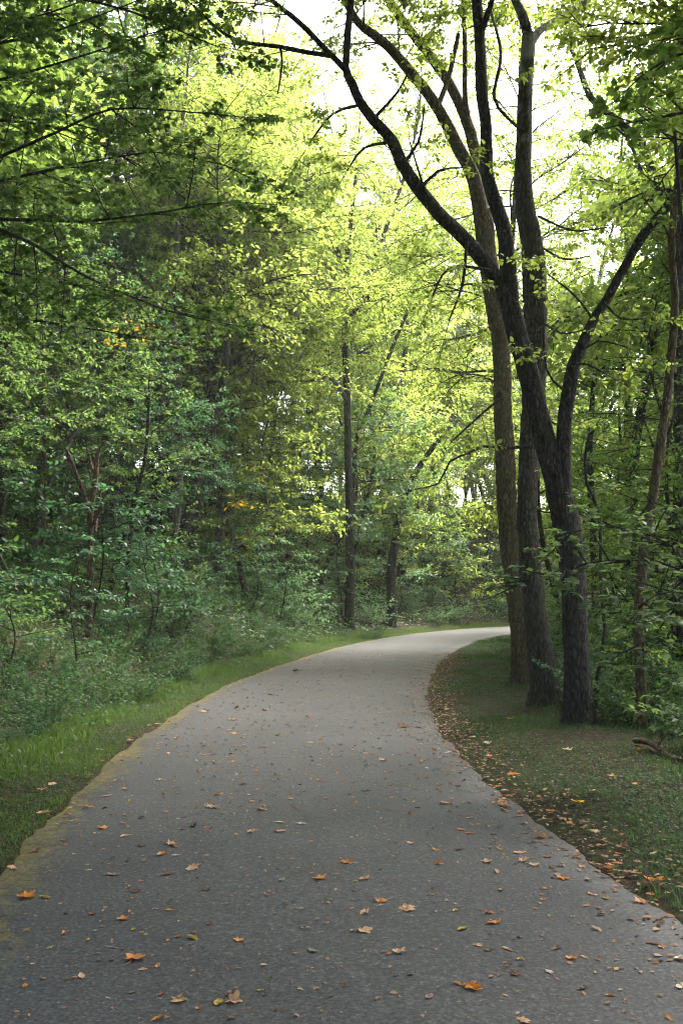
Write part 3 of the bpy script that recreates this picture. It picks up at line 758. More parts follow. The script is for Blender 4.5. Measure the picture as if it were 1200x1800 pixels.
path_tree('dark wavering trunk whose top arches over leftward high up', [(1112, 1085, 20), (1110, 980, 19), (1112, 880, 18), (1117, 780, 18), (1132, 700, 17), (1150, 600, 16), (1166, 500, 16), (1172, 400, 16), (1150, 315, 15), (1125, 252, 15), (1070, 200, 13), (1038, 172, 12), (1012, 105, 9), (990, 60, 7)], 24, M['bark_dark'], M['leaf_mid'], OVATE, 34, 0.55, 0.3, 1.3, lf(0.12, 0.075), limbs=[[(1160, 560, 8), (1190, 470, 7), (1195, 380, 6)], [(1170, 430, 8), (1100, 240, 5, 23.5), (1030, 230, 4, 23)]], short='the dark wavering trunk')
path_tree('pale upright trunk in the thicket behind the dark forked trunk', [(1106, 1060, 15), (1106, 950, 15), (1105, 850, 15), (1104, 700, 15), (1103, 600, 14), (1105, 520, 13), (1100, 400, 10)], 30, M['bark_pale'], M['leaf_yel'], OVATE, 35, 0.5, 0.25, 1.8, lf(0.14, 0.08), top=(0, 0, 3), short='the pale upright trunk')
path_tree('straight grey trunk at the right edge of the woods', [(1192, 1120, 22), (1193, 950, 21), (1195, 800, 20), (1196, 600, 18), (1195, 420, 15), (1190, 300, 12)], 19, M['bark_dark'], M['leaf_mid'], OVATE, 36, 0.5, 0.25, 1.4, lf(0.11, 0.065), top=(0.2, 0, 2), short='the straight grey trunk')
path_tree('thin far stem just right of the dark forked trunk', [(1046, 1100, 13), (1044, 1000, 12), (1040, 880, 12), (1036, 780, 11), (1045, 650, 9)], 26, M['bark_dark'], M['leaf_mid'], OVATE, 37, 0.45, 0.3, 1.6, lf(0.13, 0.08), short='the thin far stem')
path_tree('bent bare sapling before the shady thicket right of the dark forked trunk', [(1045, 1215, 7), (1062, 1110, 7), (1055, 1040, 6), (1052, 905, 6), (1030, 850, 6), (1028, 800, 5), (1036, 765, 5), (1054, 745, 4)], 13.5, M['bark_dark'], M['leaf_mid'], OVATE, 38, 0.7, 0.3, 0.8, lf(0.09, 0.055), lv=1, r=0.006, name='sapling', cat='sapling', short='the bent bare sapling')

# --- leafy boughs reaching in from trees whose trunks stand just outside the picture
def big_maple(label, x, y, hh, rad, boughs, lm, bark, leaf, seed, spacing=0.22, L=1.2, tmpl=MAPLE, u0=0.25, extra=0, brad=0.03, name='maple_tree', cat='maple tree'):
    base = (x, y, gz(x, y))
    h = Hero(name, label, base, bark, lm, tmpl, seed)
    T = Tubes()
    tp = np.array([(0, 0, -0.2), (0.05, 0, 1.0), (0.1, 0.05, 3), (0.0, 0.1, 6), (0.1, 0, hh)])
    full = limb_tube(T, tp, np.array([rad, rad * 0.95, rad * 0.85, rad * 0.7, rad * 0.3]), h.rng, 14, 0.25, 0.07, 0.5)
    h.trunk = link('trunk', T.mesh('trunk', bark), h.root)
    for bp in boughs:
        q = np.array([P(*p) for p in bp]) - h.base
        z0 = q[0][2] - 0.5
        q = np.vstack([[0.05, 0.03, max(0.5, z0)], q])
        rr = np.linspace(brad, brad * 0.24, len(q))
        T = Tubes(); f = limb_tube(T, q, rr, h.rng, 7, 0.2, 0.05)
        link('limb', T.mesh('limb', bark), h.trunk)
        h.leaves(f, u0=u0, spacing=spacing, L=L, leaf=leaf, lv=2, r=0.009, up=0.0, tspace=0.24, flat=0.25)
    for i in range(extra):          # the rest of its crown
        az = (0 if x > 0 else math.pi) + h.rng.uniform(-1.3, 1.3); el = h.rng.uniform(0.0, 0.6); z = h.rng.uniform(4, hh)
        d = np.array([math.cos(az) * math.cos(el), math.sin(az) * math.cos(el), math.sin(el)])
        twig(h.T, h.Fo, h.rng, np.array([0.05, 0, z]), d, h.rng.uniform(2.5, 4.2), 0.04, 2, dict(size=leaf['size'] * 1.5, gap=leaf['gap'] * 1.6), 0.34, 0.06)
    for i in range(extra and 20):   # its spreading top, added above the view to shade the near path
        az = i * GA; el = h.rng.uniform(0.05, 0.7); z = h.rng.uniform(8.8, hh)
        d = np.array([math.cos(az) * math.cos(el), math.sin(az) * math.cos(el), math.sin(el)])
        twig(h.T, h.Fo, h.rng, np.array([0.08, 0.05, z]), d, h.rng.uniform(2.8, 4.8), 0.04, 2, dict(size=leaf['size'] * 1.5, gap=leaf['gap'] * 1.5), 0.34, 0.05)
    return h.done()


FINE_TWIGS[0] = True
big_maple('maple at the left with dark leafy boughs reaching in overhead', -6.0, 11.5, 13.5, 0.2,
          [[(-60, 300, 11), (0, 275, 11), (100, 232, 10.8), (195, 192, 10.5), (310, 195, 10.3)],
           [(-60, 330, 12), (0, 318, 12), (70, 303, 12), (135, 288, 11.8), (270, 268, 11.5), (350, 280, 11.3)],
           [(-60, 90, 11), (0, 75, 11), (80, 60, 10.8), (180, 25, 10.5)],
           [(-60, 380, 11.5), (0, 385, 11.5), (90, 387, 11.2), (165, 388, 11), (290, 372, 10.8), (350, 360, 10.6)],
           [(-60, 395, 10.8), (0, 404, 10.8), (60, 430, 10.6), (115, 465, 10.4), (180, 500, 10.2), (290, 545, 10)],
           [(-60, 150, 12.5), (20, 135, 12.5), (140, 100, 12.3), (260, 60, 12)],
           [(-60, -20, 11.5), (100, -10, 11.5), (230, 20, 11.3), (330, 60, 11.1)],
           [(-60, 470, 12.5), (20, 480, 12.5), (130, 500, 12.2), (250, 520, 12)],
           [(-60, 210, 13), (40, 215, 13), (150, 240, 12.8), (300, 330, 12.5)],
           [(-60, 40, 13), (60, 30, 13), (200, -20, 12.8)],
           [(-60, 560, 13.5), (30, 560, 13.5), (140, 575, 13.2), (230, 590, 13)]],
          M['leaf_dark'], M['bark_dark'], lf(0.066, 0.043, 0.4), 41, 0.30, 1.1, extra=6)
big_maple('maple at the right with bright leafy boughs reaching in overhead', 6.2, 10.0, 13.5, 0.18,
          [[(1320, 50, 9.6), (1250, 80, 9.5), (1180, 100, 9.4), (1125, 135, 9.3)], [(1320, 170, 9.8), (1240, 190, 9.6), (1165, 205, 9.5), (1110, 215, 9.4)], [(1330, 20, 9.3), (1260, 50, 9.2), (1200, 60, 9.1)], [(1320, 250, 10), (1250, 250, 9.9), (1190, 245, 9.8)]],
          M['leaf_mid'], M['bark_dark'], lf(0.095, 0.06, 0.4), 42, 0.22, 0.55, u0=0.5, extra=7)
big_maple('young maple with flat pale sprays hanging before the big trunks', 3.15, 9.0, 3.0, 0.022,
          [[(1190, 1000, 9.0), (1110, 985, 8.9), (1030, 990, 8.8), (960, 1010, 8.7), (905, 1030, 8.6)], [(1180, 960, 9.0), (1110, 935, 8.9), (1050, 925, 8.9), (1000, 940, 8.8)],
           [(1180, 1040, 9.0), (1130, 1060, 8.8), (1080, 1050, 8.6)], [(1200, 930, 9.2), (1170, 890, 9.4), (1120, 880, 9.6)], [(1205, 1090, 9), (1180, 1110, 8.7), (1130, 1130, 8.6)], [(1210, 1000, 8.8), (1195, 1060, 8.4), (1180, 1070, 8.2)]],
          M['leaf_spray'], M['bark_dark'], lf(0.075, 0.038, 0.2), 43, 0.11, 0.45, u0=0.2, brad=0.011, name='maple_sapling', cat='maple sapling')

FINE_TWIGS[0] = False
# ------------------------------------------------------------------ the forest round about: copies of a few grown trees
DENS[:] = [1.2, 1.25]
PROTO = {
    'tall': [gen_tree(101, 21, 0.22, 0.30, 4.6, 46, lf(0.23, 0.10), KITE, M['leaf_yel'], M['bark_dark']),
             gen_tree(102, 19, 0.19, 0.26, 4.2, 42, lf(0.22, 0.10), KITE, M['leaf_mid'], M['bark_pale'], wob=0.06)],
    'mid': [gen_tree(103, 9, 0.085, 0.22, 2.8, 34, lf(0.15, 0.075), OVATE, M['leaf_mid'], M['bark_dark'], wob=0.07, rise=0.25),
            gen_tree(104, 8, 0.07, 0.28, 2.6, 32, lf(0.145, 0.07), OVATE, M['leaf_dark'], M['bark_pale'], wob=0.09, rise=0.2),
            gen_tree(105, 10, 0.09, 0.40, 2.6, 30, lf(0.15, 0.075), OVATE, M['leaf_yel'], M['bark_dark'], wob=0.06, lean=0.12, rise=0.3)],
    'airy': [gen_tree(111, 22, 0.17, 0.34, 5.0, 44, lf(0.165, 0.10), KITE, M['leaf_yel'], M['bark_dark'], wob=0.05, rise=0.6),
             gen_tree(112, 24, 0.18, 0.30, 4.6, 46, lf(0.16, 0.098), KITE, M['leaf_yel'], M['bark_pale'], wob=0.06, rise=0.5),
             gen_tree(115, 23, 0.17, 0.36, 5.0, 42, lf(0.15, 0.095), KITE, M['leaf_yel'], M['bark_dark'], wob=0.012, rise=0.5)],
    'near': [gen_tree(113, 8, 0.06, 0.25, 2.4, 34, lf(0.078, 0.042), OVATE, M['leaf_mid'], M['bark_dark'], wob=0.07, rise=0.2),
             gen_tree(114, 7, 0.05, 0.3, 2.2, 32, lf(0.075, 0.04), OVATE, M['leaf_dark'], M['bark_pale'], wob=0.09, rise=0.15)],
    'sap': [gen_tree(106, 3.6, 0.022, 0.2, 1.3, 16, lf(0.12, 0.07, 0.3), OVATE, M['leaf_blue'], M['bark_dark'], lv=1, tspace=0.2, rise=0.1, wob=0.06, sides=6),
            gen_tree(107, 2.8, 0.018, 0.25, 1.1, 14, lf(0.11, 0.06, 0.3), OVATE, M['leaf_mid'], M['bark_dark'], lv=1, tspace=0.18, rise=0.15, wob=0.08, sides=6)],
}
USED = {}


def relation(p, skip=0):
    """where a plant stands, told by the nearest thing one can find"""
    x, y = pix((p[0], p[1], max(p[2], 0) + 1.0))[0], p[1]
    best = sorted(LANDMARKS, key=lambda l: ((l[1] - x) / 160)**2 + ((l[2] - y) / 8)**2)[skip]
    dx, dy = x - best[1], y - best[2]
    if abs(dy) > 5 and abs(dx) < 70:
        return ('well behind ' if dy > 12 else 'behind ' if dy > 0 else 'in front of ') + best[0]
    side = 'left of ' if dx < 0 else 'right of '
    far = 'just ' if abs(dx) < 45 else ('' if abs(dx) < 110 else 'well ')
    depth = ' and farther back' if dy > 7 else (' and nearer' if dy < -5 else '')
    s = far + side + best[0] + depth
    return s


def say(kind, p, size, mood):
    for sk in (0, 1, 2, 3):
        for pre in (mood, size + ' ' + mood):
            s = f'{pre} {kind} {relation(p, sk)}'
            if s not in USED and len(s.split()) <= 16:
                USED[s] = 1
                return s
    return f'{size} {mood} {kind} among the woods round the bend'


rf = np.random.RandomState(5)
placed = []


def try_place(kind, xr, yr, omin, omax, side, n, dmin, mats, mood, group, name='tree', cat='tree', smin=0.8, smax=1.2, pxmask=None, tries=4000):
    got = 0
    for _ in range(tries):
        if got >= n: break
        x, y = rf.uniform(*xr), rf.uniform(*yr)
        if abs(x) > 0.40 * y + 2.5: continue
        o = float(offset(x, y)[0]); oo = (abs(o) - HALF)
        if (side == 'L' and o > 0) or (side == 'R' and o < 0): continue
        if not omin < oo < omax: continue
        if any((x - a)**2 + (y - b)**2 < (dmin)**2 for a, b, k in placed if k == kind): continue
        px = CX + F * x / y
        if pxmask and not pxmask(px, y): continue
        placed.append((x, y, kind)); got += 1
        s = rf.uniform(smin, smax)
        z = gz(x, y)
        i = rf.randint(len(PROTO[kind])); lm = mats[rf.randint(len(mats))]
        size = 'small' if s < smin + (smax - smin) * 0.33 else 'large' if s > smin + (smax - smin) * 0.67 else 'middling'
        put_tree(name, PROTO[kind][i], (x, y, z), rf.uniform(0, 6.28), s, say(mood[1], (x, y, z), size, mood[0]), cat, group, lm)


Yl, Md, Dk, Bl, Bd = M['leaf_yel'], M['leaf_mid'], M['leaf_dark'], M['leaf_blue'], M['leaf_teal']
# tall trees: on the hill behind, beyond the bend, in the right-hand woods
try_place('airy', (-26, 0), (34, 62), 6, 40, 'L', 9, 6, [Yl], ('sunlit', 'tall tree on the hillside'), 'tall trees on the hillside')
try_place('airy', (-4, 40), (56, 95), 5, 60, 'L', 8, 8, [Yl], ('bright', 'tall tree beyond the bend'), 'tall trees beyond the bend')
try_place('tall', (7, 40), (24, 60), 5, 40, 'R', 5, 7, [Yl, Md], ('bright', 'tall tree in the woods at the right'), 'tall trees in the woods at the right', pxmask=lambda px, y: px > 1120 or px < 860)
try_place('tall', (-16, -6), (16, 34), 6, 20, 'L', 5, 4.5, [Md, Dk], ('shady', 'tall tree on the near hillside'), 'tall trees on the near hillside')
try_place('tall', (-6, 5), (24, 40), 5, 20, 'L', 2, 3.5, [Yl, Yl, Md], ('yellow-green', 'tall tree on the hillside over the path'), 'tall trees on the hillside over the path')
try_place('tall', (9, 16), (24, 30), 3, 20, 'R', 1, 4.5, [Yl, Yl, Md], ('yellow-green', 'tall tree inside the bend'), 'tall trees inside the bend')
for px_, Yt, i, s in ((300, 28, 0, 0.9), (385, 31, 1, 0.95), (455, 41, 0, 1.1), (520, 52, 1, 1.15), (690, 46, 0, 1.2), (912, 29, 2, 0.92), (590, 66, 1, 1.3), (770, 70, 0, 1.3)):
    b_ = gbase(px_, Yt); placed.append((b_[0], b_[1], 'tall'))
    put_tree('tree', PROTO['airy'][i], b_, px_ * 0.7, s, say('tree', b_, 'large', 'tall airy'), 'tree', 'airy tall trees beyond the bend', Yl)
for x, y, i, s in ((13.5, 45.0, 1, 0.95), (11.5, 20.5, 0, 0.8)):  # trees added to block the sun on the far path and right verge
    placed.append((x, y, 'tall'))
    put_tree('tree', PROTO['airy'][i], (x, y, gz(x, y)), x, s, say('tree', (x, y, 0), 'large', 'added tall shading'), 'tree', 'tall trees added to shade path and verge', Md)
for px_, Yt, s in ((745, 54, 1.5), (800, 58, 1.6), (850, 55, 1.5), (700, 58, 1.7), (770, 66, 1.9), (880, 64, 1.8), (650, 60, 1.6), (835, 72, 2.0)):
    b_ = gbase(px_, Yt); placed.append((b_[0], b_[1], 'mid'))
    put_tree('tree', PROTO['mid'][2 if px_ % 2 else 0], b_, px_ * 0.7, s, say('rounded tree', b_, 'large', 'sunlit'), 'tree', 'rounded sunlit trees on the slope beyond the bend', Yl)
# unseen trees added beside and behind the camera to shade the near path
for x, y, s in ((-5.6, 1.0, 1.0), (5.4, -0.5, 0.95), (-4.8, -7.5, 1.05), (5.6, -8.5, 1.0), (-4.9, 4.4, 1.0), (5.0, 4.0, 1.0), (-6.2, -13.5, 1.1), (6.4, -14.5, 1.0), (-9.5, -3.0, 1.0), (9.8, -4.5, 1.05)):
    put_tree('tree', PROTO['tall'][0], (x, y, gz(x, y)), x * 3.1, s, say('tall tree', (x, y, 0), 'large', 'added overhanging'), 'tree', 'unseen tall trees added to shade the near path', Md)
# understorey
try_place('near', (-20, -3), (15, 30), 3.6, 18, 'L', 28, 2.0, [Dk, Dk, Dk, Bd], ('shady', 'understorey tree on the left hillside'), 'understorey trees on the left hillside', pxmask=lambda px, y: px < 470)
try_place('mid', (-16, 6), (30, 50), 2.6, 18, 'L', 38, 2.3, [Md, Yl, Yl, Bl], ('half-lit', 'understorey tree on the hillside'), 'understorey trees on the far hillside')
try_place('mid', (0, 30), (46, 75), 2.2, 20, 'L', 36, 2.4, [Yl, Yl, Bl], ('sunlit', 'understorey tree beyond the bend'), 'understorey trees beyond the bend')
try_place('near', (4.5, 12), (15, 25), 3.2, 14, 'R', 9, 1.8, [Md, Md, Yl], ('slim', 'understorey tree'), 'understorey trees at the edge of the right-hand woods', pxmask=lambda px, y: px > 1070)
try_place('mid', (4.5, 26), (24, 46), 3.0, 30, 'R', 16, 2.4, [Md, Md, Yl], ('leafy', 'understorey tree in the woods at the right'), 'understorey trees in the woods at the right', pxmask=lambda px, y: px > 1040 or y > 24)
try_place('mid', (-36, -7), (22, 62), 13, 40, 'L', 50, 2.8, [Md, Yl, Md], ('deep', 'tree high on the hillside'), 'trees high on the hillside', smin=0.9, smax=1.5)
# saplings low along the edges
SP = ('sapling', 'sapling')
try_place('sap', (-12, -2.5), (10, 30), 1.6, 9, 'L', 36, 0.9, [Dk, Bd, Bd], ('dark green', 'sapling on the left bank'), 'saplings on the left bank', *SP, smin=0.5, smax=1.0)
try_place('sap', (-6, 12), (30, 55), 1.5, 12, 'L', 60, 1.1, [Bl, Bl, Yl, Yl], ('pale green', 'sapling along the far bank'), 'saplings along the far bank', *SP, smin=0.7, smax=1.5)
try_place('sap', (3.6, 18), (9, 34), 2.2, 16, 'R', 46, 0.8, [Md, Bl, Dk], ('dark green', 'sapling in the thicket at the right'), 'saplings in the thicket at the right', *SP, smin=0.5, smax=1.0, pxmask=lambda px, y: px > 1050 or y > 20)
for o_ in COL.objects:
    if len(str(o_.get('label', '')).split()) > 16: print('LONG', o_.name, o_['label'])

# ------------------------------------------------------------------ shrubs and weeds
def gen_shrub(seed, Hh, R, ns, leaf, tmpl, lm):
    rng = np.random.RandomState(seed); T = Tubes(); Fo = Foliage()
    for i in range(ns):
        az = i * GA; el = rng.uniform(0.55, 1.35)
        d = np.array([math.cos(az) * math.cos(el), math.sin(az) * math.cos(el), math.sin(el)])
        twig(T, Fo, rng, np.array([rng.normal(0, R * 0.12), rng.normal(0, R * 0.12), -0.05]), d, Hh * rng.uniform(0.6, 1.1), 0.006, 1, leaf, 0.14, 0.45, 0.4)
    return (T.mesh('stems', M['bark_dark']), Fo.mesh('foliage', tmpl, lm))


SHRUB = [gen_shrub(201, 0.9, 0.6, 14, lf(0.06, 0.035, 0.35), OVATE, M['leaf_weed']),
         gen_shrub(202, 0.65, 0.6, 18, lf(0.045, 0.026, 0.4), OVATE, M['leaf_weed']),
         gen_shrub(203, 1.2, 0.6, 12, lf(0.08, 0.045, 0.3), OVATE, M['leaf_blue'])]


def put_shrub(i, x, y, s, rot, lm, label, group):
    r = link('shrub', None, loc=(x, y, gz(x, y))); r.rotation_euler = (0, 0, rot); r.scale = (s, s, s)
    tag(r, label, 'shrub', group)
    for nm, me in zip(('stems', 'foliage'), SHRUB[i]):
        c = link(nm, me, r)
        if nm == 'foliage':
            c.material_slots[0].link = 'OBJECT'; c.material_slots[0].material = lm


MARKS2 = list(LANDMARKS)
pl = []


def shrubs(side, yr, omin, omax, n, dmin, kinds, mats, smin, smax, mood, group, mask=None):
    got = 0
    ks = np.where((CL[:, 1] > yr[0]) & (CL[:, 1] < yr[1]))[0]
    for _ in range(5000):
        if got >= n: break
        k = ks[rf.randint(len(ks))]; o = HALF + omin + (omax - omin) * rf.rand()**1.3
        q = CL[k] + NRM[k] * o * (1 if side == 'R' else -1)
        x, y = q
        if y < 4 or abs(x) > 0.38 * y + 1.0: continue
        px = CX + F * x / y
        if mask and not mask(px, y): continue
        if any((x - a)**2 + (y - b)**2 < dmin**2 for a, b in pl): continue
        pl.append((x, y)); got += 1
        s = rf.uniform(smin, smax); i = kinds[rf.randint(len(kinds))]
        size = 'low' if s < smin + (smax - smin) * 0.4 else 'tall' if s > smin + (smax - smin) * 0.7 else 'rounded'
        put_shrub(i, x, y, s, rf.uniform(0, 6.28), mats[rf.randint(len(mats))], say(mood[1], (x, y, gz(x, y)), size, mood[0]), group)


shrubs('L', (4, 16), 0.95, 5.5, 95, 0.45, [0, 1, 1], [M['leaf_weed'], Bd, M['leaf_weed']], 0.4, 0.8, ('weedy', 'shrub on the left bank'), 'weedy shrubs on the left bank')
for dx_, dy_, s_ in ((-0.7, -0.5, 0.9), (0.5, -0.8, 0.7), (-0.2, -1.0, 0.6), (0.9, 0.3, 1.0), (-1.3, 0.1, 1.1)):
    b_ = gbase(614, 35)
    pl.append((b_[0] + dx_, b_[1] + dy_))
    put_shrub(1, b_[0] + dx_, b_[1] + dy_, s_, dx_ * 5, M['leaf_weed'], ('tall' if s_ > 0.95 else 'rounded' if s_ > 0.8 else 'low') + ' leafy shrub at the ' + ('left' if dx_ < 0 else 'right') + ' foot of the slender grey verge tree' + (', nearest the path' if dy_ < -0.9 else ''), 'leafy shrubs on the bank')
shrubs('L', (14, 30), 1.0, 7, 95, 0.6, [0, 1, 2], [M['leaf_weed'], Bd, M['leaf_weed']], 0.45, 0.9, ('leafy', 'shrub on the bank'), 'leafy shrubs on the bank')
shrubs('L', (29, 60), 1.3, 6, 60, 0.8, [0, 2, 2], [Bl, Bl, M['leaf_weed']], 0.7, 1.4, ('pale', 'shrub on the far bank'), 'pale shrubs on the far bank')
shrubs('R', (6, 34), 2.3, 12, 95, 0.5, [0, 1, 2], [M['leaf_weed'], Dk, Bl], 0.55, 1.2, ('dark', 'shrub in the thicket at the right'), 'dark shrubs in the thicket at the right', mask=lambda px, y: px > 1030 or y > 17)


def strip_points(rng, n, side, yr, omin, omax, near=1.0):
    ks = np.where((CL[:, 1] > yr[0]) & (CL[:, 1] < yr[1]))[0]
    u = rng.rand(n)**near
    k = ks[np.minimum((u * len(ks)).astype(int), len(ks) - 1)]
    o = HALF + omin + (omax - omin) * rng.rand(n)
    q = CL[k] + NRM[k] * (o * (1 if side == 'R' else -1))[:, None] + rng.normal(0, 0.12, (n, 2)) * np.array([0.6, 1])
    return q, o - HALF


def blades(name, q, hgt, wid, lm, rng, lean=0.5):
    n = len(q)
    z = ground_z(q[:, 0], q[:, 1]) - 0.01
    b = np.column_stack([q, z])
    az = rng.uniform(0, 6.28, n)
    sd = np.stack([np.cos(az), np.sin(az), np.zeros(n)], 1) * (wid * rng.uniform(0.6, 1.3, n))[:, None]
    ln = np.stack([-np.sin(az), np.cos(az), np.zeros(n)], 1) * rng.normal(0, lean, n)[:, None] + rng.normal(0, lean * 0.4, (n, 3)) * [1, 1, 0]
    hh = hgt * rng.uniform(0.45, 1.25, n)
    mid = b + np.stack([ln[:, 0] * hh * 0.4, ln[:, 1] * hh * 0.4, hh * 0.6], 1)
    tip = b + np.stack([ln[:, 0] * hh * 1.2, ln[:, 1] * hh * 1.2, hh], 1)
    V = np.stack([b - sd, b + sd, mid + sd * 0.8, tip, mid - sd * 0.8], 1).reshape(-1, 3)
    i = np.arange(n)[:, None] * 5
    Fq = np.hstack([i, i + 1, i + 2, i + 4]); Ft = np.hstack([i + 4, i + 2, i + 3])
    return mesh_from(name, V, [Fq, Ft], lm)


rg = np.random.RandomState(9)
q1, o1 = strip_points(rg, 150000, 'L', (3.5, 60), -0.09, 0.95, 1.5)
ok = rg.rand(len(q1)) < np.where(o1 < 0.0, np.clip(0.5 + fbm(q1[:, 0] * 9, q1[:, 1] * 9, 15), 0, 1) * 0.5, 1)
hg = (np.where(o1 > 0.6, 0.11, 0.038) * np.clip(1 + 0.55 * fbm(q1[:, 0] * 6, q1[:, 1] * 6, 5), 0.4, 2.2))[ok]
tag(link('verge_grass', blades('verge_grass', q1[ok], hg, 0.0035, M['grass'], rg)), 'mown green grass strip along the left edge of the path', 'grass', kind='stuff')
q2, o2 = strip_points(rg, 130000, 'R', (3.0, 50), 0.05, 3.2, 1.5)
n2 = fbm(q2[:, 0] * 3, q2[:, 1] * 3, 8)
ok = rg.rand(len(q2)) < np.clip(0.3 + o2 * 1.3, 0, 1) * np.clip(0.75 + 0.5 * n2, 0.12, 1)
tag(link('weedy_grass', blades('weedy_grass', q2[ok], (0.06 * np.clip(1 + 0.6 * fbm(q2[:, 0] * 5, q2[:, 1] * 5, 6), 0.4, 2.4))[ok], 0.0035, M['leaf_weed'], rg)), 'thin weedy grass under the big trunks at the right', 'grass', kind='stuff')


def leaf_cover(name, q, hmax, size, tmpl, lm, rng, tumble=0.35):
    n = len(q)
    z = ground_z(q[:, 0], q[:, 1]) + rng.rand(n)**1.5 * hmax
    Fo = Foliage(); az = rng.uniform(0, 6.28, n)
    Fo.add(np.column_stack([q, z]), np.stack([np.cos(az), np.sin(az), rng.normal(-0.1, 0.25, n)], 1), np.array([0, 0, 1.0]) + rng.normal(0, tumble, (n, 3)), size * rng.uniform(0.5, 1.3, n))
    return Fo.mesh(name, tmpl, lm)


q3, o3 = strip_points(rg, 110000, 'R', (3.2, 40), 0.2, 3.4, 1.4)
ok = rg.rand(len(q3)) < np.clip(o3 * 1.2, 0, 1) * np.clip(0.7 + 0.7 * fbm(q3[:, 0] * 2, q3[:, 1] * 2, 3), 0.1, 1)
tag(link('clover_cover', leaf_cover('clover_cover', q3[ok], 0.05, 0.030, OVATE, M['leaf_weed'], rg)), 'low clover and weeds growing round the feet of the big trunks', 'weeds', kind='stuff')
q3, o3 = strip_points(rg, 70000, 'L', (3.8, 40), 0.03, 1.2, 1.5)
tag(link('verge_weeds', leaf_cover('verge_weeds', q3, 0.04, 0.024, OVATE, M['leaf_weed'], rg)), 'small round weed leaves among the mown grass at the left', 'weeds', kind='stuff')
q4, o4 = strip_points(rg, 130000, 'L', (3.8, 34), 0.6, 9.5, 1.15)
hm = 0.42 * np.clip((o4 - 0.5) / 0.6, 0.06, 1)
tag(link('bank_undergrowth', leaf_cover('bank_undergrowth', q4, hm, 0.055, OVATE, M['leaf_weed'], rg, 0.4)), 'knee-high leafy undergrowth covering the left bank', 'undergrowth', kind='stuff')
q5, o5 = strip_points(rg, 90000, 'L', (24, 80), 1.0, 20, 1.0)
tag(link('far_undergrowth', leaf_cover('far_undergrowth', q5, 0.5, 0.15, OVATE, Bl, rg, 0.4)), 'pale leafy undergrowth on the bank round the bend', 'undergrowth', kind='stuff')
q6, o6 = strip_points(rg, 60000, 'R', (5, 48), 2.6, 16, 1.1)
tag(link('thicket_undergrowth', leaf_cover('thicket_undergrowth', q6, 0.3, 0.075, OVATE, Dk, rg, 0.4)), 'dark leafy undergrowth in the thicket at the right', 'undergrowth', kind='stuff')
# dry stems on the bank
q8, o8 = strip_points(rg, 70000, 'L', (20, 110), 18, 62, 1.0)
tag(link('hillside_undergrowth', leaf_cover('hillside_undergrowth', q8, 1.0, 0.32, KITE, Md, rg, 0.4)), 'leafy undergrowth covering the wooded hillside high behind the path', 'undergrowth', kind='stuff')
q7, o7 = strip_points(rg, 1500, 'L', (5, 24), 1.2, 3.0, 1.2)
tag(link('dry_stems', blades('dry_stems', q7, np.full(1500, 0.45), 0.003, M['dry'], rg, 0.9)), 'tangle of dry brown stems along the foot of the left bank', 'dry stems', kind='stuff')

# a fallen limb with stubs at the right edge
fb = Tubes()
g0 = on_ground(1122, 1312); g1 = on_ground(1196, 1345)
ax = nrm(g1 - g0); ln = np.linalg.norm(g1 - g0) + 0.5
pts = [g0 + ax * t + np.array([0, 0, 0.06 + 0.03 * math.sin(t * 5)]) for t in np.linspace(-0.1, ln, 9)]
base = pts[4].copy()
fb.add(np.array(pts) - base, np.linspace(0.035, 0.02, 9), 9, 0.12, rg)
root = link('fallen_limb', None, loc=base); tag(root, 'rotting brown limb lying at the foot of the thicket at the right', 'fallen limb')
link('log', fb.mesh('log', M['bark_red']), root)
for t, hh in ((3, 0.16), (6, 0.22)):
    sb = Tubes(); p0 = pts[t] - base
    sb.add(np.array([p0, p0 + [0.03, -0.02, hh * 0.5], p0 + [0.1, -0.05, hh]]), [0.018, 0.013, 0.006], 6)
    link('stub', sb.mesh('stub', M['bark_red']), root)

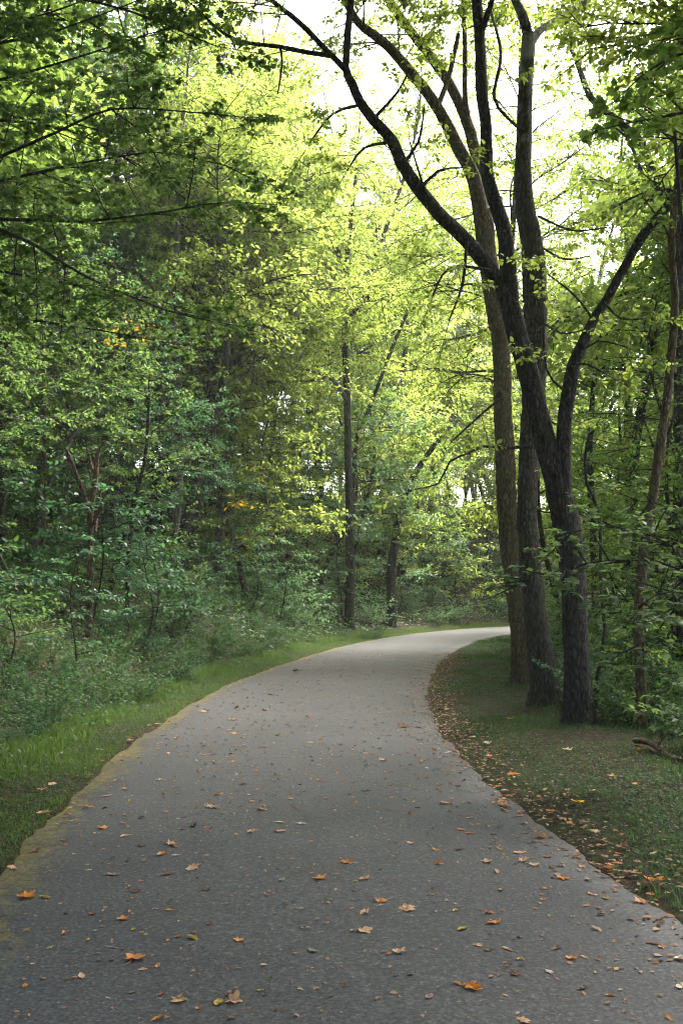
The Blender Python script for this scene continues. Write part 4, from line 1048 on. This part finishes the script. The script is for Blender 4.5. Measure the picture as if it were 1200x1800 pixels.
# ------------------------------------------------------------------ fallen leaves
def fallen_mesh(kind, seed):
    rng = np.random.RandomState(seed)
    na = 28; th = np.arange(na) * 2 * math.pi / na
    if kind == 'lobed':      # maple or sycamore, five points
        r = 0.30 + 0.20 * np.abs(np.cos(2.5 * th))**1.6 + 0.03 * rng.uniform(-1, 1, na)
        r *= np.where(np.abs(th - math.pi) < 0.5, 0.72, 1.0)
        sx, sy = 1.0, 1.0
    elif kind == 'oak':
        r = 0.40 + 0.09 * np.cos(7 * th) + 0.03 * rng.uniform(-1, 1, na); sx, sy = 1.15, 0.62
    elif kind == 'oval':
        r = 0.44 + 0.02 * rng.uniform(-1, 1, na) + 0.07 * np.cos(2 * th)**6 * (np.cos(th) > 0); sx, sy = 1.1, 0.55
    else:                    # a torn scrap
        r = 0.34 + 0.16 * rng.uniform(-1, 1, na); r = (r + np.roll(r, 1)) / 2; sx, sy = 1.1, 0.5
    V = [[0, 0, 0]]
    for f in (0.35, 0.7, 1.0):
        V += [[sx * f * r[i] * math.cos(th[i]), sy * f * r[i] * math.sin(th[i]), 0] for i in range(na)]
    V = np.array(V)
    cu, cv = rng.uniform(0.1, 0.6), rng.uniform(-0.35, 0.35)
    V[:, 2] = cu * V[:, 1]**2 + cv * V[:, 0]**2 + 0.10 * rng.uniform(-1, 1) * V[:, 0] + 0.05 * np.sin(V[:, 0] * 9 + rng.uniform(0, 6)) * np.cos(V[:, 1] * 8)
    V[1 + 2 * na:, 2] += 0.03 * rng.uniform(-1, 1, na) + 0.05 * rng.rand()
    if rng.rand() < 0.5:     # a rolled edge
        e = np.maximum(0, V[:, 1] - 0.12); V[:, 2] += 0.9 * e; V[:, 1] -= 0.35 * e
    V[:, 2] -= V[:, 2].min() - 0.008
    Ft = []; Fq = []
    for i in range(na):
        j = (i + 1) % na
        Ft.append((0, 1 + i, 1 + j))
        for k in range(2):
            a = 1 + k * na
            Fq.append((a + i, a + na + i, a + na + j, a + j))
    n0 = len(V)              # the stalk
    sp = np.array([(-0.25 * sx, 0, V[0, 2] + 0.01), (-0.5 * sx, 0.02, 0.03), (-0.75 * sx, 0.06, 0.025)])
    sv = []
    for c in sp: sv += [c + [0, 0.012, 0], c + [0, -0.012, 0], c + [0, 0, 0.02]]
    if kind != 'scrap':
        V = np.vstack([V, sv])
        for k in range(2):
            for i in range(3):
                j = (i + 1) % 3; a = n0 + 3 * k
                Fq.append((a + i, a + j, a + 3 + j, a + 3 + i))
    return mesh_from('leaf', V, [np.array(Ft), np.array(Fq)], M['fallen'], smooth=True)


FM = {k: [fallen_mesh(k, s * 7 + n) for s in range(5)] for n, k in enumerate(('lobed', 'oak', 'oval', 'scrap'))}
FC = {'O': ((0.62, 0.22, 0.025), 'bright orange'), 'o': ((0.56, 0.24, 0.075), 'orange-brown'), 't': ((0.60, 0.38, 0.22), 'tan'), 'p': ((0.66, 0.55, 0.42), 'pale buff'),
      'b': ((0.14, 0.075, 0.042), 'dark brown'), 'y': ((0.42, 0.30, 0.07), 'yellowish'), 'r': ((0.26, 0.085, 0.06), 'reddish'), 'g': ((0.24, 0.27, 0.17), 'grey-green'), 'k': ((0.30, 0.20, 0.17), 'pinkish grey'), 'Y': ((0.85, 0.40, 0.02), 'golden orange')}
# places read off the photo: view, x, y, width, colour, shape (l lobed, k oak, v oval, s scrap)
V7 = "365 110 40 o l;440 140 40 t v;605 172 55 t k;675 258 65 t k;480 335 38 b l;95 348 62 O l;162 352 40 y v;435 432 45 o l;228 477 30 o v;475 573 75 o l;288 632 40 t v;88 662 35 o v;628 722 62 t l;768 730 55 y v;822 725 60 t l;808 697 30 b v;555 785 50 o k;735 452 32 b v;840 510 38 o l;1125 293 52 o l;1100 550 38 g v;885 130 42 t k;985 127 46 t l;978 95 36 p v;1058 100 36 p k;745 42 50 p k;920 50 50 t s;570 205 45 o v;620 210 38 p s;590 277 50 b s;722 333 40 b v;555 600 32 o v;500 612 30 t v;595 402 25 o v;400 532 32 k s;182 528 40 g s;627 497 25 o v;695 750 20 O l;570 698 36 r v;915 687 22 y v;45 248 70 t s;125 187 60 b s;150 72 40 t v;235 57 30 t v;225 152 50 k s;640 118 25 r l;680 108 35 b v;990 300 36 g v;310 258 25 p s;310 503 20 y v;805 612 22 r s;115 585 28 t v;850 255 35 k s;470 470 25 y v;380 710 25 t s;495 298 20 o v;555 400 20 k v"
V8 = "20 237 48 o k;78 295 46 t v;140 372 46 o l;232 402 60 t l;80 478 58 t l;205 555 50 t l;458 680 75 O k;408 664 32 o v;610 627 46 b l;730 620 38 p v;810 572 42 o l;855 566 35 t s;580 538 32 t v;520 545 40 b s;478 528 38 t v;625 575 30 y v;510 230 45 t l;625 197 42 t v;638 225 50 t k;678 240 42 t l;545 265 36 t v;780 285 46 O l;710 323 30 o v;708 362 24 o l;520 412 34 o l;535 448 55 o k;425 470 46 y v;400 405 34 y v;562 330 36 y v;895 465 36 p v;930 355 34 t v;880 340 44 t s;1100 322 70 O l;1085 360 32 o l;890 140 36 t l;985 190 42 r l;830 32 50 Y l;735 67 34 o v;900 270 30 t v;940 268 40 o k;965 283 30 p v;1005 282 40 t k;1095 215 42 t s;845 243 30 t v;780 240 24 p s;725 210 32 b v;1115 440 40 k l;1125 525 28 o l;1185 668 36 p v;965 607 40 t s;893 620 30 p s;945 700 30 o v;980 680 22 p v;995 713 26 k s;640 795 50 t l;340 238 34 o l;242 168 34 t v;240 62 26 o v;365 25 36 t v;450 130 32 o v;420 118 32 o v;575 32 55 t k;560 15 30 o v;625 65 36 t v;575 705 24 t v;730 420 18 g v;815 420 24 g l;1185 572 30 b v;320 350 20 o v;450 75 26 t v;705 505 30 k s;755 535 50 b s"
V6 = "160 868 22 o v;255 920 20 t v;365 924 36 t v;345 762 24 o v;145 775 32 t l;215 655 45 t k;400 738 32 t v;485 810 22 O v;605 835 46 O l;570 930 50 t k;550 875 30 o v;735 965 32 o l;715 888 32 t v;610 890 24 o v;885 890 34 t l;950 840 36 O l;595 635 26 O l;1045 742 22 O l;270 655 34 b v;85 750 20 t v;40 738 30 t s;300 800 28 p s;180 755 22 t v;510 720 36 p k;795 745 36 p l;1160 770 30 p l;370 600 26 t v;365 620 22 o v;690 925 36 b l;1030 868 24 o l;350 665 22 k v"
V5 = "375 897 36 k v;150 971 38 t v;150 888 34 o l;185 868 30 t l;720 602 40 t k;1085 622 36 o k;1090 714 26 t v;820 780 26 o v;562 842 26 p v;1120 846 34 o k;1190 820 22 O v;1055 860 28 b v;745 940 46 t k;920 950 46 t s;715 755 24 t v;620 695 26 t v;900 812 22 o v;430 770 20 r v;485 762 26 y v;460 715 34 t v;825 680 40 t k;765 897 28 o v;853 860 24 b v;1145 910 28 o v;820 632 34 t v;235 955 26 b v;370 938 26 b v;575 683 22 t v;630 745 20 t v;350 745 24 p v;85 688 18 t v;205 760 14 Y v;1040 460 30 b k;830 590 26 b v;930 600 26 b v"
SH = {'l': 'lobed', 'k': 'oak', 'v': 'oval', 's': 'scrap'}
items = []
for s, ox, oy in ((V7, 0, 1400), (V8, 600, 1400), (V6, 600, 950), (V5, 0, 950)):
    for it in s.split(';'):
        a = it.split(); items.append((ox + float(a[0]) / 2, oy + float(a[1]) / 2, float(a[2]) / 2, a[3], SH[a[4]]))
leafobj = []
SHAPE_WORD = {'lobed': 'lobed leaf', 'oak': 'long wavy-edged leaf', 'oval': 'oval leaf', 'scrap': 'torn leaf scrap'}


def drop(x, y, size, col, shape, seen):
    o = abs(float(offset(x, y)[0])); onp = o < HALF - 0.02
    z = float(road_z(x, y)[0]) if onp else gz(x, y) + 0.02
    me = FM[shape][rf.randint(5)]
    ob = link('fallen_leaf', me, loc=(x, y, z))
    hh = size * rf.uniform(0.7, 1.2)
    ob.rotation_euler = (rf.normal(0, 0.06), rf.normal(0, 0.06), rf.uniform(0, 6.28)); ob.scale = (size, size, hh)
    c = np.array(FC[col][0]) * rf.uniform(0.8, 1.15) * np.array([1, rf.uniform(0.92, 1.06), 1])
    ob.color = (*np.clip(c, 0, 1), 1)
    leafobj.append([ob, x, y, size, col, shape, onp])


for px, py, wd, col, shape in items:
    g = on_ground(px, py)
    if abs(float(offset(g[0], g[1])[0])) < HALF:
        t = CAMZ - 0.025; d = P(px, py, 10.0) - np.array([0, 0, CAMZ]); g = np.array([0, 0, CAMZ]) + d * (t / -d[2])
    sz = wd * math.hypot(g[0], g[1]) / F * 1.05
    drop(g[0], g[1], min(sz, 0.17), col, shape, True)
# the drift of leaves along the right-hand edge and the thin scatter up the path
want = 300 - len(leafobj)
keys = ['o', 't', 't', 'o', 'p', 'b', 'b', 'k', 'y', 'O', 'r']
LITX = []
def sprinkle(n):
    out = []
    while len(out) < n:
        if rf.rand() < 0.45:
            y = rf.uniform(4.3, 15); off = HALF + rf.normal(0.05, 0.20)
        else:
            y = 4.0 + 24 * rf.rand()**1.2; off = rf.uniform(-1.72, 1.72)
        k = np.abs(CL[:, 1] - y).argmin(); q = CL[k] + NRM[k] * off
        if abs(q[0]) > 0.345 * y: continue
        out.append(q)
    return out
for q in sprinkle(want):
    drop(q[0], q[1], rf.uniform(0.045, 0.085), keys[rf.randint(len(keys))], ('lobed', 'oak', 'oval', 'oval', 'scrap')[rf.randint(5)], False)
# labels by look first, then place, then neighbour
used = {}
def place(x, y, onp):
    o = float(offset(x, y)[0])
    if not onp:
        return 'on the grass at the left' if o < 0 else ('on the right-hand verge' if o > HALF + 0.35 else 'in the litter along the right-hand edge')
    a = 'near the mossy left edge' if o < -1.15 else 'left of the middle' if o < -0.4 else 'in the middle' if o < 0.4 else 'right of the middle' if o < 1.15 else 'near the right edge'
    b = 'very close' if y < 4.6 else 'close' if y < 6 else 'before the bend' if y < 9 else 'farther up' if y < 13 else 'far up'
    return f'on the asphalt {a}, {b}' if b in ('very close', 'close') else f'on the asphalt {a} {b}'
for L_ in leafobj:
    ob, x, y, size, col, shape, onp = L_
    sw = 'big' if size > 0.115 else 'small' if size < 0.07 else ''
    base_ = ' '.join(f'{sw} {FC[col][1]} {SHAPE_WORD[shape]} {place(x, y, onp)}'.split())
    lab = base_
    lab = ' '.join(lab.split()[:16])
    if lab in used:
        near = sorted(leafobj, key=lambda l: (l[1] - x)**2 + (l[2] - y)**2)[1:7]
        head = ' '.join(f'{sw} {FC[col][1]} {SHAPE_WORD[shape]}'.split())
        for nb in near:
            rel = 'left of' if x < nb[1] - 0.04 else 'right of' if x > nb[1] + 0.04 else 'behind' if y > nb[2] else 'in front of'
            lab = f'{head} {rel} a {FC[nb[4]][1]} {SHAPE_WORD[nb[5]]}' + (' near the left edge' if float(offset(x, y)[0]) < -0.6 else ' near the right edge' if float(offset(x, y)[0]) > 0.6 else ' mid path')
            lab = ' '.join(lab.split()[:16]) if len(lab.split()) <= 16 else f'{head} {rel} a {FC[nb[4]][1]} {SHAPE_WORD[nb[5]]}'
            if lab not in used: break
            lab2 = lab + (' close by' if y < 6 else ' up the path' if y < 11 else ' far up')
            if lab2 not in used and len(lab2.split()) <= 16:
                lab = lab2; break
    used[lab] = 1
    tag(ob, lab, 'leaf', 'fallen leaves on the path and verges')
# finer crumbs of leaf, uncounted
n = 9500
ylit = 3.6 + 24 * rg.rand(n)**0.95
edge = rg.rand(n) < 0.36
off = np.where(edge, HALF + rg.normal(0.10, 0.24, n), rg.uniform(-1.9, 1.8, n))
kk = np.searchsorted(CL[:, 1][CL[:, 1] < 52], ylit).clip(0, len(CL) - 1)
ql = CL[kk] + NRM[kk] * off[:, None] + TAN[kk] * rg.uniform(-0.3, 0.3, (n, 1))
zl_ = np.where(np.abs(off) < HALF - 0.02, road_z(ql[:, 0], ql[:, 1]), ground_z(ql[:, 0], ql[:, 1]) + 0.012) + 0.005
Fo = Foliage(); az = rg.uniform(0, 6.28, n)
Fo.add(np.column_stack([ql, zl_]), np.stack([np.cos(az), np.sin(az), rg.normal(0.05, 0.08, n)], 1), np.array([0, 0, 1.0]) + rg.normal(0, 0.18, (n, 3)), np.where(edge, rg.uniform(0.015, 0.06, n), np.where((ylit > 7) & (rg.rand(n) < 0.35), rg.uniform(0.03, 0.06, n), rg.uniform(0.012, 0.036, n))))
tag(link('leaf_litter', Fo.mesh('leaf_litter', OVATE, M['litter'])), 'crumbs of dry leaf strewn over the asphalt and along the right-hand edge', 'leaf litter', kind='stuff')
